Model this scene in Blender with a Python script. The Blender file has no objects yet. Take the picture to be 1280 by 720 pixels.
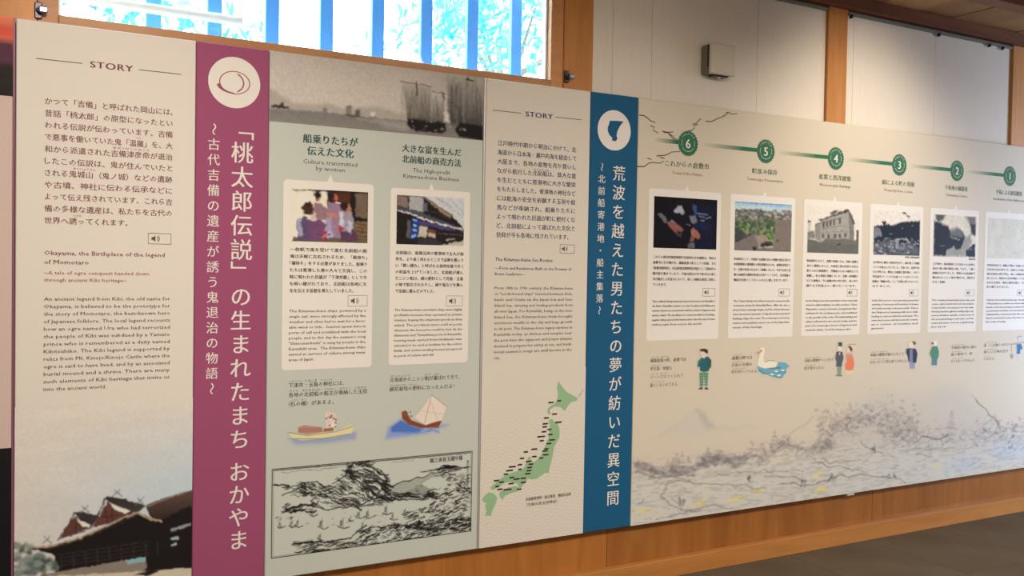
import bpy, math, random
import numpy as np
from mathutils import Vector, Matrix
C = bpy.context.scene
COL = C.collection
rnd = random.Random(7)

# ------------------------------------------------------------------ camera
F, YAW, PITCH, ROLL, DIST, EYE = 1139.42, 0.499388, 0.0227483, 0.0166265, 3.48506, 1.5
cy, sy, cp, sp = math.cos(YAW), math.sin(YAW), math.cos(PITCH), math.sin(PITCH)
fwd = Vector((sy*cp, cy*cp, -sp)); rt = Vector((cy, -sy, 0)); up = rt.cross(fwd)
cr, sr = math.cos(ROLL), math.sin(ROLL)
R2 = rt*cr + up*sr; U2 = up*cr - rt*sr
cam = bpy.data.cameras.new('camera'); camo = bpy.data.objects.new('camera', cam); COL.objects.link(camo)
cam.sensor_width = 36; cam.lens = F*36/1280; cam.clip_start = 0.05
M = Matrix((R2, U2, -fwd)).transposed().to_4x4(); M.translation = Vector((0, -DIST, EYE)); camo.matrix_world = M
C.camera = camo
# ------------------------------------------------------------------ colour management, sky
C.view_settings.view_transform = 'Standard'; C.view_settings.look = 'None'
C.view_settings.exposure = 0.0; C.view_settings.gamma = 1.0
try: C.cycles.use_denoising = True
except Exception: pass
w = bpy.data.worlds.new('sky'); C.world = w; w.use_nodes = True
bg = w.node_tree.nodes['Background']; bg.inputs[0].default_value = (0.80, 0.92, 1.0, 1); bg.inputs[1].default_value = 13

def area(name, loc, target, size, size_y, energy, color, spread=180):
    l = bpy.data.lights.new(name, 'AREA'); l.shape = 'RECTANGLE'; l.size = size; l.size_y = size_y
    l.energy = energy; l.color = color; l.spread = math.radians(spread)
    o = bpy.data.objects.new(name, l); COL.objects.link(o); o.location = loc
    d = Vector(target) - Vector(loc); o.rotation_euler = d.to_track_quat('-Z', 'Y').to_euler(); return o
def spot(name, loc, target, energy, color, angle, blend=1.0, r=0.14):
    l = bpy.data.lights.new(name, 'SPOT'); l.energy = energy; l.color = color
    l.spot_size = math.radians(angle); l.spot_blend = blend; l.shadow_soft_size = r
    o = bpy.data.objects.new(name, l); COL.objects.link(o); o.location = loc
    d = Vector(target) - Vector(loc); o.rotation_euler = d.to_track_quat('-Z', 'Y').to_euler(); return o
WARM = (1.0, 0.87, 0.72)
# the hall's own lamps: a long ceiling trough, and wall washers with an added fill between them; daylight enters through an opening further right
area('ceiling_light', (2.2, -3.2, 2.93), (2.2, -3.0, 0), 5.5, 0.8, 225, WARM, 165)
spot('washer_or_fill_light', (4.05, -1.2, 2.9), (4.05, 0, 2.0), 78, (1.0, 0.84, 0.64), 84)
spot('washer_or_fill_light', (0.3, -1.9, 2.76), (0.2, 0, 1.95), 92, WARM, 82)
spot('washer_or_fill_light', (2.2, -1.9, 2.76), (2.2, 0, 1.8), 30, WARM, 84)  # added fill lamp that lifts the dim middle boards, no washer of the hall
area('daylight', (7.8, -2.2, 1.6), (6.5, 0.0, 1.3), 1.2, 2.2, 44, (0.66, 0.78, 1.0), 84)

# ------------------------------------------------------------------ helpers
def ray(px, py, y=0.0):
    """point of the plane y = const that the photograph shows at (px, py): used to measure prints on the wall"""
    d = fwd + R2*((px-640)/F) + U2*((360-py)/F)
    t = (y + DIST)/d.y
    return (d.x*t, EYE + d.z*t)
def crop(x0, y0, s):                     # measurements taken in an enlarged detail of the photograph
    return lambda pts: [ray(x0+a/s, y0+b/s) for a, b in pts]
def lin(c):
    c = c/255.0
    return c/12.92 if c <= 0.04045 else ((c+0.055)/1.055)**2.4
def seen(c, ref):                        # print colour (albedo) from a seen colour, given how white paper (0.8) looks there
    return tuple(min(0.85, 0.8*lin(a)/lin(b)) for a, b in zip(c, ref))

def mat(name, col, rough=0.6, spec=0.12, metal=0.0, noise=None, bump=0.0, emit=None):
    m = bpy.data.materials.new(name); m.use_nodes = True; n = m.node_tree.nodes; l = m.node_tree.links
    b = n['Principled BSDF']; b.inputs['Base Color'].default_value = (*col, 1); b.inputs['Roughness'].default_value = rough
    b.inputs['Specular IOR Level'].default_value = spec; b.inputs['Metallic'].default_value = metal
    if noise or bump:
        tc = n.new('ShaderNodeTexCoord'); mp = n.new('ShaderNodeMapping'); l.new(tc.outputs['Object'], mp.inputs[0])
        sc, amt = noise or ((30, 30, 30), 0.0)
        mp.inputs['Scale'].default_value = sc
        t = n.new('ShaderNodeTexNoise'); t.inputs['Scale'].default_value = 1; t.inputs['Detail'].default_value = 5
        l.new(mp.outputs[0], t.inputs[0])
        if amt:
            r = n.new('ShaderNodeValToRGB'); r.color_ramp.elements[0].position = 0.3; r.color_ramp.elements[1].position = 0.7
            r.color_ramp.elements[0].color = (*[c*(1-amt) for c in col], 1); r.color_ramp.elements[1].color = (*[min(1, c*(1+amt)) for c in col], 1)
            l.new(t.outputs[0], r.inputs[0]); l.new(r.outputs[0], b.inputs['Base Color'])
        if bump:
            bp = n.new('ShaderNodeBump'); bp.inputs['Strength'].default_value = bump; bp.inputs['Distance'].default_value = 0.002
            l.new(t.outputs[0], bp.inputs['Height']); l.new(bp.outputs[0], b.inputs['Normal'])
    return m
def wood(name, c1, c2, scale=(3, 3, 30), rough=0.45, knots=True, streak=1.0):
    m = bpy.data.materials.new(name); m.use_nodes = True; n = m.node_tree.nodes; l = m.node_tree.links
    b = n['Principled BSDF']; b.inputs['Roughness'].default_value = rough; b.inputs['Specular IOR Level'].default_value = 0.35
    tc = n.new('ShaderNodeTexCoord'); mp = n.new('ShaderNodeMapping'); mp.inputs['Scale'].default_value = scale
    oi = n.new('ShaderNodeObjectInfo'); ad = n.new('ShaderNodeVectorMath'); ad.operation = 'ADD'
    ml = n.new('ShaderNodeVectorMath'); ml.operation = 'SCALE'; ml.inputs[3].default_value = 37
    l.new(tc.outputs['Object'], ad.inputs[0]); l.new(oi.outputs['Random'], ml.inputs[0]); l.new(ml.outputs[0], ad.inputs[1]); l.new(ad.outputs[0], mp.inputs[0])
    t = n.new('ShaderNodeTexNoise'); t.inputs['Scale'].default_value = 1.0; t.inputs['Detail'].default_value = 8; t.inputs['Roughness'].default_value = 0.62
    t.inputs['Distortion'].default_value = 0.5*streak
    l.new(mp.outputs[0], t.inputs[0])
    r = n.new('ShaderNodeValToRGB'); r.color_ramp.elements[0].position = 0.28; r.color_ramp.elements[1].position = 0.72
    r.color_ramp.elements[0].color = (*c2, 1); r.color_ramp.elements[1].color = (*c1, 1); l.new(t.outputs[0], r.inputs[0])
    hs = n.new('ShaderNodeHueSaturation'); l.new(r.outputs[0], hs.inputs['Color'])
    mr = n.new('ShaderNodeMapRange'); mr.inputs['To Min'].default_value = 0.85; mr.inputs['To Max'].default_value = 1.15
    l.new(oi.outputs['Random'], mr.inputs['Value']); l.new(mr.outputs[0], hs.inputs['Value'])
    l.new(hs.outputs[0], b.inputs['Base Color'])
    if knots:
        m2 = n.new('ShaderNodeMapping'); m2.inputs['Scale'].default_value = tuple(2.2 if s > 10 else 6.0 for s in scale)
        l.new(ad.outputs[0], m2.inputs[0])
        v = n.new('ShaderNodeTexVoronoi'); v.inputs['Scale'].default_value = 1.0; l.new(m2.outputs[0], v.inputs[0])
        r2 = n.new('ShaderNodeValToRGB'); r2.color_ramp.elements[0].position = 0.02; r2.color_ramp.elements[1].position = 0.14
        r2.color_ramp.elements[0].color = (0.35, 0.3, 0.28, 1); r2.color_ramp.elements[1].color = (1, 1, 1, 1)
        l.new(v.outputs['Distance'], r2.inputs[0])
        mx = n.new('ShaderNodeMixRGB'); mx.blend_type = 'MULTIPLY'; mx.inputs[0].default_value = 1
        l.new(hs.outputs[0], mx.inputs[1]); l.new(r2.outputs[0], mx.inputs[2]); l.new(mx.outputs[0], b.inputs['Base Color'])
    return m
def vcol_mat(name, rough=0.55):
    m = bpy.data.materials.new(name); m.use_nodes = True; n = m.node_tree.nodes
    a = n.new('ShaderNodeAttribute'); a.attribute_name = 'print'
    b = n['Principled BSDF']; m.node_tree.links.new(a.outputs['Color'], b.inputs['Base Color'])
    b.inputs['Roughness'].default_value = rough; b.inputs['Specular IOR Level'].default_value = 0.12
    return m
PRINT = vcol_mat('printed_picture')

def link(name, me, m=None, parent=None):
    if m: me.materials.append(m)
    o = bpy.data.objects.new(name, me); COL.objects.link(o)
    if parent: o.parent = parent
    return o
def tag(o, label=None, cat=None, group=None, kind=None):
    for k, v in (('label', label), ('category', cat), ('group', group), ('kind', kind)):
        if v: o[k] = v
    return o
class MB:                                 # collects shapes into one mesh
    def __init__(s): s.v = []; s.f = []
    def add(s, v, f):
        b = len(s.v); s.v += v; s.f += [tuple(i+b for i in q) for q in f]; return s
    def box(s, x0, x1, y0, y1, z0, z1, bev=0.0):
        if bev <= 0:
            v = [(x, y, z) for x in (x0, x1) for y in (y0, y1) for z in (z0, z1)]
            return s.add(v, [(0, 1, 3, 2), (4, 6, 7, 5), (0, 4, 5, 1), (2, 3, 7, 6), (0, 2, 6, 4), (1, 5, 7, 3)])
        b = bev; v = []
        for ix, x in enumerate((x0, x1)):
            for iy, y in enumerate((y0, y1)):
                for iz, z in enumerate((z0, z1)):
                    sx, sy_, sz = 1-2*ix, 1-2*iy, 1-2*iz
                    v += [(x, y+sy_*b, z+sz*b), (x+sx*b, y, z+sz*b), (x+sx*b, y+sy_*b, z)]
        I = lambda ix, iy, iz, k: (ix*4+iy*2+iz)*3+k
        f = []
        for k, (a, c) in enumerate(((1, 2), (0, 2), (0, 1))):
            for e in (0, 1):
                q = []
                for (p, r_) in ((0, 0), (1, 0), (1, 1), (0, 1)):
                    ijk = [0, 0, 0]; ijk[k] = e; ijk[a] = p; ijk[c] = r_; q.append(I(*ijk, k))
                f.append(tuple(q))
        for k in range(3):
            a, c = [j for j in range(3) if j != k]
            for p in (0, 1):
                for r_ in (0, 1):
                    i0 = [0, 0, 0]; i0[a] = p; i0[c] = r_; i1 = list(i0); i1[k] = 1
                    f.append((I(*i0, a), I(*i1, a), I(*i1, c), I(*i0, c)))
        for ix in (0, 1):
            for iy in (0, 1):
                for iz in (0, 1): f.append(tuple(I(ix, iy, iz, k) for k in range(3)))
        return s.add(v, f)
    def tube(s, pts, r, n=10, cap=True):
        rings = []; b = len(s.v); pts = [Vector(p) for p in pts]
        for i, p in enumerate(pts):
            d = (pts[min(i+1, len(pts)-1)] - pts[max(i-1, 0)]).normalized()
            a = d.cross(Vector((0, 0, 1))); a = a if a.length > 0.01 else d.cross(Vector((1, 0, 0))); a.normalize(); c = d.cross(a)
            rr = r[i] if isinstance(r, (list, tuple)) else r
            s.v += [tuple(p + a*math.cos(t)*rr + c*math.sin(t)*rr) for t in [2*math.pi*k/n for k in range(n)]]
        for i in range(len(pts)-1):
            for k in range(n): s.f.append((b+i*n+k, b+i*n+(k+1) % n, b+(i+1)*n+(k+1) % n, b+(i+1)*n+k))
        if cap: s.f.append(tuple(range(b, b+n))); s.f.append(tuple(range(b+(len(pts)-1)*n, b+len(pts)*n)))
        return s
    def flat(s, pts, y):                  # a flat polygon facing -Y
        return s.add([(x, y, z) for x, z in pts], [tuple(range(len(pts)))])
    def disc(s, cx, cz, r, y, n=48): return s.flat([(cx+r*math.cos(2*math.pi*k/n), cz+r*math.sin(2*math.pi*k/n)) for k in range(n)], y)
    def ring(s, cx, cz, r0, r1, y, a0=0, a1=360, n=40, rz=1.0, ph=0):
        v = []; 
        for k in range(n+1):
            t = math.radians(a0+(a1-a0)*k/n)
            v += [(cx+r0*math.cos(t), y, cz+r0*rz*math.sin(t)), (cx+r1*math.cos(t), y, cz+r1*rz*math.sin(t))]
        return s.add(v, [(2*k, 2*k+1, 2*k+3, 2*k+2) for k in range(n)])
    def line(s, pts, w, y, w1=None):      # a flat stroke of width w through (x, z) points
        n = len(pts); v = []
        for i, (x, z) in enumerate(pts):
            a = pts[max(i-1, 0)]; b = pts[min(i+1, n-1)]; dx, dz = b[0]-a[0], b[1]-a[1]; L = math.hypot(dx, dz) or 1
            ww = w if w1 is None else w+(w1-w)*i/max(1, n-1)
            v += [(x-dz/L*ww/2, y, z+dx/L*ww/2), (x+dz/L*ww/2, y, z-dx/L*ww/2)]
        return s.add(v, [(2*k, 2*k+1, 2*k+3, 2*k+2) for k in range(n-1)])
    def build(s, name, m=None, parent=None, smooth=False):
        me = bpy.data.meshes.new(name); me.from_pydata(s.v, [], s.f)
        import bmesh
        bm = bmesh.new(); bm.from_mesh(me)
        if not all(abs(a[1]-s.v[0][1]) < 1e-9 for a in s.v): bmesh.ops.recalc_face_normals(bm, faces=bm.faces)
        bm.to_mesh(me); bm.free()
        if smooth:
            for p in me.polygons: p.use_smooth = True
        return link(name, me, m, parent)
# ------------------------------------------------------------------ lettering (flat meshes made from Blender's own font)
_cu = bpy.data.curves.new('lettering', 'FONT'); _ob = bpy.data.objects.new('lettering', _cu)
def glyphs(s, res=1, offset=0.0, spacing=1.0):
    _cu.body = s; _cu.resolution_u = res; _cu.space_character = spacing
    me = _ob.to_mesh()
    v = np.empty(len(me.vertices)*3); me.vertices.foreach_get('co', v); v = v.reshape(-1, 3)[:, :2].copy()
    f = [tuple(p.vertices) for p in me.polygons]; _ob.to_mesh_clear(); return v, f
class Text:
    def __init__(s, y): s.V = []; s.F = []; s.n = 0; s.y = y
    def _put(s, v, f, bold=0.0):          # bold: the same letters printed twice, a hair apart
        for k in ((-1, 1) if bold > 0 else (0,)):
            s.V.append(np.column_stack([v[:, 0]+k*bold, np.full(len(v), s.y-(0.00015 if k > 0 else 0)), v[:, 1]])); s.F += [tuple(i+s.n for i in q) for q in f]; s.n += len(v)
    def line(s, body, x, z, size, width=None, align='l', res=1, offset=0.0, centre=0.36, spacing=1.0):
        if not body.strip(): return s
        v, f = glyphs(body, res, offset, spacing)
        if len(v) == 0: return s
        v = v*size; lo, hi = v[:, 0].min(), v[:, 0].max()
        if width: v[:, 0] = (v[:, 0]-lo)*(width/(hi-lo)); lo, hi = 0, width
        else: v[:, 0] -= lo; hi -= lo; lo = 0
        v[:, 0] += {'l': x, 'c': x-hi/2, 'r': x-hi}[align]; v[:, 1] += z-centre*size
        s._put(v, f, offset*size*0.9); return s
    def block(s, lines, x, z, pitch, width, size, last=None, latin=False, offset=0.0):
        for i, t in enumerate(lines):
            wd = width if i < len(lines)-1 else (last or width)
            s.line(t, x, z-i*pitch, size, wd, offset=offset, centre=0.24 if latin else 0.36)
        return s
    def column(s, body, x, z, pitch, size, gap=0.5, res=3, offset=0.0):
        zz = z
        for c in body:
            if c == ' ': zz -= pitch*gap; continue
            v, f = glyphs(c, res, offset)
            v = (v-np.array([0.5, 0.36]))
            if c in '～「」': v = np.stack([v[:, 1], -v[:, 0]], 1)
            if c == '」': v[:, 1] += 0.1
            s._put(v*size+np.array([x, zz]), f, offset*size*0.9); zz -= pitch
        return s
    def arc(s, body, cx, cz, r, size, span):
        n = len(body)
        for i, c in enumerate(body):
            a = span*(0.5-(i/(n-1))); v, f = glyphs(c, 1, 0.01)
            v = (v-np.array([v[:, 0].mean(), 0.34]))*size; ca, sa = math.cos(a), math.sin(a)
            v = np.stack([v[:, 0]*ca-v[:, 1]*sa, v[:, 0]*sa+v[:, 1]*ca], 1)+np.array([cx-r*sa, cz+r*ca]); s._put(v, f)
        return s
    def build(s, name, m, parent):
        V = np.concatenate(s.V); me = bpy.data.meshes.new(name)
        me.from_pydata(V.tolist(), [], s.F)
        return link(name, me, m, parent)
# ------------------------------------------------------------------ printed pictures (fine grids with a colour per point)
class Art:
    def __init__(s, x0, x1, z0, z1, res, bg, ref=(212, 200, 180), seen_bg=True):
        s.ref = ref; nx = max(2, int((x1-x0)/res)+1); nz = max(2, int((z1-z0)/res)+1); s.res = res
        s.xs = np.linspace(x0, x1, nx); s.zs = np.linspace(z1, z0, nz); s.X, s.Z = np.meshgrid(s.xs, s.zs)
        s.rgb = np.empty((nz, nx, 3)); s.cov = np.zeros((nz, nx))
        s.rgb[:] = seen(bg, ref) if seen_bg else bg
    def c(s, col): return np.array(seen(col, s.ref))
    def win(s, x0, x1, z0, z1):
        i0 = max(0, np.searchsorted(s.xs, x0)-1); i1 = min(len(s.xs), np.searchsorted(s.xs, x1)+1)
        zr = -s.zs; j0 = max(0, np.searchsorted(zr, -z1)-1); j1 = min(len(zr), np.searchsorted(zr, -z0)+1)
        return slice(j0, max(j0, j1)), slice(i0, max(i0, i1))
    def mix(s, sl, a, col):
        if a.size == 0: return
        a3 = a[..., None]; s.rgb[sl] = s.rgb[sl]*(1-a3)+np.asarray(col)*a3; s.cov[sl] = np.maximum(s.cov[sl], a)
    def dist(s, sl, pts, closed):
        X, Z = s.X[sl], s.Z[sl]; D = np.full(X.shape, 1e9); n = len(pts)
        for i in range(n if closed else n-1):
            ax, az = pts[i]; bx, bz = pts[(i+1) % n]; dx, dz = bx-ax, bz-az; L = dx*dx+dz*dz+1e-12
            t = np.clip(((X-ax)*dx+(Z-az)*dz)/L, 0, 1); D = np.minimum(D, np.hypot(X-ax-t*dx, Z-az-t*dz))
        return D
    def poly(s, pts, col, a=1.0, soft=None, col2=None, raw=False):
        soft = soft or s.res*0.6; xs = [p[0] for p in pts]; zs = [p[1] for p in pts]
        sl = s.win(min(xs)-soft*2, max(xs)+soft*2, min(zs)-soft*2, max(zs)+soft*2); X, Z = s.X[sl], s.Z[sl]
        if X.size == 0: return s
        ins = np.zeros(X.shape, bool); n = len(pts)
        for i in range(n):
            ax, az = pts[i]; bx, bz = pts[(i+1) % n]
            if az == bz: continue
            cnd = ((az > Z) != (bz > Z)) & (X < (bx-ax)*(Z-az)/(bz-az)+ax); ins ^= cnd
        D = s.dist(sl, pts, True); sd = np.where(ins, D, -D); m = np.clip(0.5+sd/(2*soft), 0, 1)*a
        cc = np.asarray(col if raw else s.c(col))
        if col2 is not None:
            t = np.clip((Z-max(zs))/(min(zs)-max(zs)), 0, 1)[..., None]; cc = cc*(1-t)+s.c(col2)*t
        s.mix(sl, m, cc); return s
    def line(s, pts, w, col, a=1.0, soft=None, raw=False):
        soft = soft or s.res*0.6; xs = [p[0] for p in pts]; zs = [p[1] for p in pts]; e = w+soft*2
        sl = s.win(min(xs)-e, max(xs)+e, min(zs)-e, max(zs)+e)
        if s.X[sl].size == 0: return s
        m = np.clip(0.5+(w/2-s.dist(sl, pts, False))/(2*soft), 0, 1)*a
        s.mix(sl, m, col if raw else s.c(col)); return s
    def ell(s, cx, cz, rx, rz, col, a=1.0, soft=None, rot=0.0, raw=False):
        soft = soft or s.res*0.6; R = max(rx, rz)+soft; sl = s.win(cx-R, cx+R, cz-R, cz+R); X, Z = s.X[sl]-cx, s.Z[sl]-cz
        if X.size == 0: return s
        c_, s_ = math.cos(rot), math.sin(rot); U, V = X*c_+Z*s_, -X*s_+Z*c_
        d = (1-np.hypot(U/rx, V/rz))*min(rx, rz); m = np.clip(0.5+d/(2*soft), 0, 1)*a
        s.mix(sl, m, col if raw else s.c(col)); return s
    def noise(s, sx, sz, seed, octv=3):
        out = np.zeros(s.X.shape); amp = 1; tot = 0
        for o in range(octv):
            rs = np.random.RandomState(seed+o*13); gx = (s.X-s.xs[0])/sx*(2**o); gz = (s.zs[0]-s.Z)/sz*(2**o)
            g = rs.rand(int(gz.max())+3, int(gx.max())+3); ix, iz = gx.astype(int), gz.astype(int); fx, fz = gx-ix, gz-iz
            fx = fx*fx*(3-2*fx); fz = fz*fz*(3-2*fz)
            out += amp*((g[iz, ix]*(1-fx)+g[iz, ix+1]*fx)*(1-fz)+(g[iz+1, ix]*(1-fx)+g[iz+1, ix+1]*fx)*fz); tot += amp; amp *= 0.5
        return out/tot
    def grain(s, sx, sz, seed, amt, octv=3):
        s.rgb *= (1+(s.noise(sx, sz, seed, octv)-0.5)*2*amt)[..., None]; return s
    def warp(s, amp, scale, seed):
        u = (s.noise(scale, scale, seed, 4)-0.5)*2*amp/s.res; v = (s.noise(scale, scale, seed+5, 4)-0.5)*2*amp/s.res
        nz, nx = s.X.shape; j, i = np.meshgrid(np.arange(nz), np.arange(nx), indexing='ij')
        J, I = np.clip(j+v, 0, nz-1.01), np.clip(i+u, 0, nx-1.01); j0, i0 = J.astype(int), I.astype(int); fj, fi = (J-j0)[..., None], (I-i0)[..., None]
        s.rgb = (s.rgb[j0, i0]*(1-fi)+s.rgb[j0, i0+1]*fi)*(1-fj)+(s.rgb[j0+1, i0]*(1-fi)+s.rgb[j0+1, i0+1]*fi)*fj; return s
    def photo_finish(s, amp, seed, speck=0.13, contrast=1.12):
        # irregular edges and fine mottling, as in a real photographic print
        u = (s.noise(0.012, 0.012, seed, 3)-0.5)*2*amp/s.res; v = (s.noise(0.012, 0.012, seed+5, 3)-0.5)*2*amp/s.res
        nz, nx = s.X.shape; j, i = np.meshgrid(np.arange(nz), np.arange(nx), indexing='ij')
        s.rgb = s.rgb[np.clip((j+v).round().astype(int), 0, nz-1), np.clip((i+u).round().astype(int), 0, nx-1)]
        k = s.rgb.copy(); k[1:-1, 1:-1] = (s.rgb[1:-1, 1:-1]*2+s.rgb[:-2, 1:-1]+s.rgb[2:, 1:-1]+s.rgb[1:-1, :-2]+s.rgb[1:-1, 2:])/6; s.rgb = k
        s.rgb *= (1+(s.noise(s.res*2.2, s.res*2.2, seed+9, 2)-0.5)*2*speck)[..., None]
        s.rgb = np.clip(0.75*(s.rgb/0.75)**contrast, 0.003, 0.8); return s
    def build(s, name, y, parent, cut=False):
        nz, nx = s.X.shape; V = np.stack([s.X.ravel(), np.full(nx*nz, y), s.Z.ravel()], 1)
        j, i = np.meshgrid(np.arange(nz-1), np.arange(nx-1), indexing='ij')
        if cut:
            c_ = s.cov; k = np.maximum.reduce([c_[:-1, :-1], c_[1:, :-1], c_[:-1, 1:], c_[1:, 1:]]) > 0.03; j, i = j[k], i[k]
        a = (j*nx+i).ravel(); Q = np.stack([a, a+nx, a+nx+1, a+1], 1)
        if cut:
            u, inv = np.unique(Q, return_inverse=True); V = V[u]; Q = inv.reshape(Q.shape); col = s.rgb.reshape(-1, 3)[u]
        else: col = s.rgb.reshape(-1, 3)
        me = bpy.data.meshes.new(name); me.vertices.add(len(V)); me.vertices.foreach_set('co', V.ravel())
        me.loops.add(Q.size); me.loops.foreach_set('vertex_index', Q.ravel().astype(np.int32))
        me.polygons.add(len(Q)); me.polygons.foreach_set('loop_start', (np.arange(len(Q))*4).astype(np.int32))
        me.update(calc_edges=True)
        at = me.color_attributes.new('print', 'FLOAT_COLOR', 'POINT')
        at.data.foreach_set('color', np.concatenate([np.clip(col, 0, 0.9), np.ones((len(V), 1))], 1).ravel().astype(np.float32))
        return link(name, me, PRINT, parent)

# ------------------------------------------------------------------ materials
plaster = mat('plaster_wallpaper', (0.76, 0.72, 0.66), 0.85, 0.15, noise=((60, 60, 9), 0.02), bump=0.12)
joint = mat('joint_backing', (0.48, 0.44, 0.39), 0.9, 0.1)  # plain tone of the wall backing that shows between the panels
post_wood = wood('cedar_post', (0.60, 0.28, 0.085), (0.43, 0.17, 0.042), (14, 14, 1.6))
frame_wood = wood('window_frame_wood', (0.55, 0.28, 0.12), (0.42, 0.18, 0.065), (1.6, 14, 14), knots=False)
beam_wood = wood('dark_beam', (0.22, 0.075, 0.025), (0.12, 0.038, 0.012), (1.2, 12, 12), knots=False)
ceil_wood = wood('ceiling_board_wood', (0.46, 0.29, 0.15), (0.33, 0.19, 0.09), (9, 1.0, 9), rough=0.6, knots=False)
dado_wood = wood('veneer_dado', (0.42, 0.17, 0.040), (0.28, 0.10, 0.020), (9, 9, 1.0), rough=0.38, knots=False, streak=1.6)
base_wood = wood('baseboard_wood', (0.54, 0.25, 0.075), (0.40, 0.165, 0.042), (1.5, 14, 14), rough=0.35, knots=False)
tile_m = mat('floor_tile', (0.118, 0.092, 0.062), 0.75, 0.25, noise=((3, 3, 3), 0.16), bump=0.1)
grout = mat('floor_grout', (0.17, 0.15, 0.125), 0.9, 0.1)
metal = mat('brushed_steel', (0.66, 0.63, 0.53), 0.45, 0.4, 0.15)
dark_metal = mat('dark_hardware', (0.06, 0.055, 0.07), 0.35, 0.5, 0.7)
alu = mat('aluminium_edge', (0.55, 0.55, 0.56), 0.4, 0.5, 0.4)
BOARD = {'cream': (0.74, 0.715, 0.68), 'green': (0.54, 0.60, 0.575), 'cream2': (0.70, 0.675, 0.625), 'beige': (0.67, 0.625, 0.535),
         'magenta': (0.33, 0.082, 0.185), 'blue': (0.012, 0.105, 0.24), 'pink': (0.62, 0.50, 0.48)}
bm_ = {k: mat(k+'_board_print', v, 0.6, 0.14) for k, v in BOARD.items()}
card_m = mat('card_paper', (0.80, 0.79, 0.77), 0.6, 0.14)
ink = mat('black_ink', (0.045, 0.035, 0.03), 0.6, 0.2); maroon = mat('maroon_ink', (0.20, 0.055, 0.08), 0.6, 0.2)
mag_ink = mat('magenta_ink', (0.33, 0.07, 0.14), 0.6, 0.2); navy = mat('navy_ink', (0.03, 0.055, 0.13), 0.6, 0.2)
teal_ink = mat('teal_ink', (0.02, 0.075, 0.08), 0.6, 0.2); white_ink = mat('white_ink', (0.78, 0.76, 0.74), 0.6, 0.2)
green_ink = mat('green_ink', (0.035, 0.17, 0.09), 0.6, 0.2); map_green = mat('map_green', (0.30, 0.50, 0.31), 0.6, 0.2)
grey_ink = mat('grey_ink', (0.22, 0.19, 0.17), 0.6, 0.2); thin_ink = mat('soft_black_ink', (0.10, 0.085, 0.075), 0.6, 0.2)

# ------------------------------------------------------------------ setting: walls, floor, ceiling
WY = 0.05                                                    # face of the plaster
def struct(o): o['kind'] = 'structure'; return o
XL, XR, YF, ZC = -3.0, 9.0, -5.6, 2.995
wx0, wx1, wz0, wz1 = 0.128, 2.10, 2.342, 2.9                # window opening in the wall
b = MB(); b.box(XL, wx0-0.06, WY+0.012, WY+0.17, 0, 3.1); b.box(wx1+0.12, XR, WY+0.012, WY+0.17, 0, 3.1)
b.box(wx0-0.06, wx1+0.12, WY+0.012, WY+0.17, 0, 2.30); b.box(wx0-0.06, wx1+0.12, WY+0.012, WY+0.17, 2.93, 3.1)
wall = struct(b.build('wall_back', joint))
dado_top = 1.0
panels = [(XL, -1.9), (-1.9, -0.1), (2.322, 2.441), (2.441, 2.668), (2.668, 3.34), (3.34, 3.83), (3.97, 4.04), (4.04, 4.726), (4.726, 5.44), (5.59, 6.4), (6.4, 7.2), (7.2, 8.0), (8.0, XR)]
for a, c in panels:
    MB().box(a+0.0006, c-0.0006, WY, WY+0.012, dado_top, 2.93, 0.0008).build('wall_panel', plaster, wall)
MB().box(-0.1, 2.32, WY, WY+0.012, dado_top, 2.30, 0.001).build('wall_panel', plaster, wall)
for k in range(7):
    x = -3.0+1.82*k
    MB().box(x+0.001, min(XR, x+1.82)-0.001, WY-0.004, WY+0.012, 0.0, dado_top, 0.001).build('veneer_panel', dado_wood, wall)
def post(x0, x1, z0=1.0, n=[1]):
    o = struct(MB().box(x0, x1, 0.032, WY+0.01, z0, 2.93, 0.003).build('trim_%d' % n[0], post_wood)); n[0] += 1
    return o
for a, c in ((-0.09, 0.062), (2.165, 2.322), (3.826, 3.974), (5.437, 5.592), (7.0, 7.15)): post(a, c)
# beam along the top of the wall, picture rail under it, a batten across the ceiling
struct(MB().box(XL, XR, -0.005, WY+0.012, 2.927, 2.999, 0.004).build('trim_6', beam_wood))
rail = MB().box(2.33, 3.82, 0.028, WY, 2.905, 2.918, 0.002).box(3.98, 5.43, 0.028, WY, 2.905, 2.918, 0.002).box(5.60, 7.0, 0.028, WY, 2.905, 2.918, 0.002)
rail_o = struct(rail.build('trim_7', mat('rail_enamel', (0.16, 0.19, 0.17), 0.4, 0.4)))
for x in (3.34, 4.0, 4.73, 5.2, 5.33):
    MB().box(x-0.004, x+0.004, 0.024, 0.045, 2.888, 2.908, 0.001).build('rail_hook', dark_metal, rail_o)
struct(MB().box(XL, XR, -0.50, -0.40, 2.93, 2.999, 0.004).build('trim_8', beam_wood))
ceil = struct(MB().box(XL, XR, YF, WY+0.17, 3.02, 3.1).build('ceiling', beam_wood))
x = XL; i = 0
while x < XR:
    wd = 0.30
    MB().box(x+0.0015, x+wd-0.0015, YF, WY+0.012, 2.995+0.004*(i % 2), 3.02, 0.0012).build('ceiling_board', ceil_wood, ceil); x += wd; i += 1
struct(MB().box(XL-0.1, XL, YF, WY+0.17, 0, 3.1).build('wall_left', plaster))
struct(MB().box(XL-0.1, XR+0.1, YF-0.1, YF, 0, 3.1).build('wall_front', plaster))
struct(MB().box(XR, XR+0.1, YF, WY+0.17, 0, 3.1).build('wall_right', plaster))
fl = struct(MB().box(XL, XR, YF, WY+0.17, -0.1, -0.003).build('floor', grout))
T = 0.6; tm = None
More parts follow.
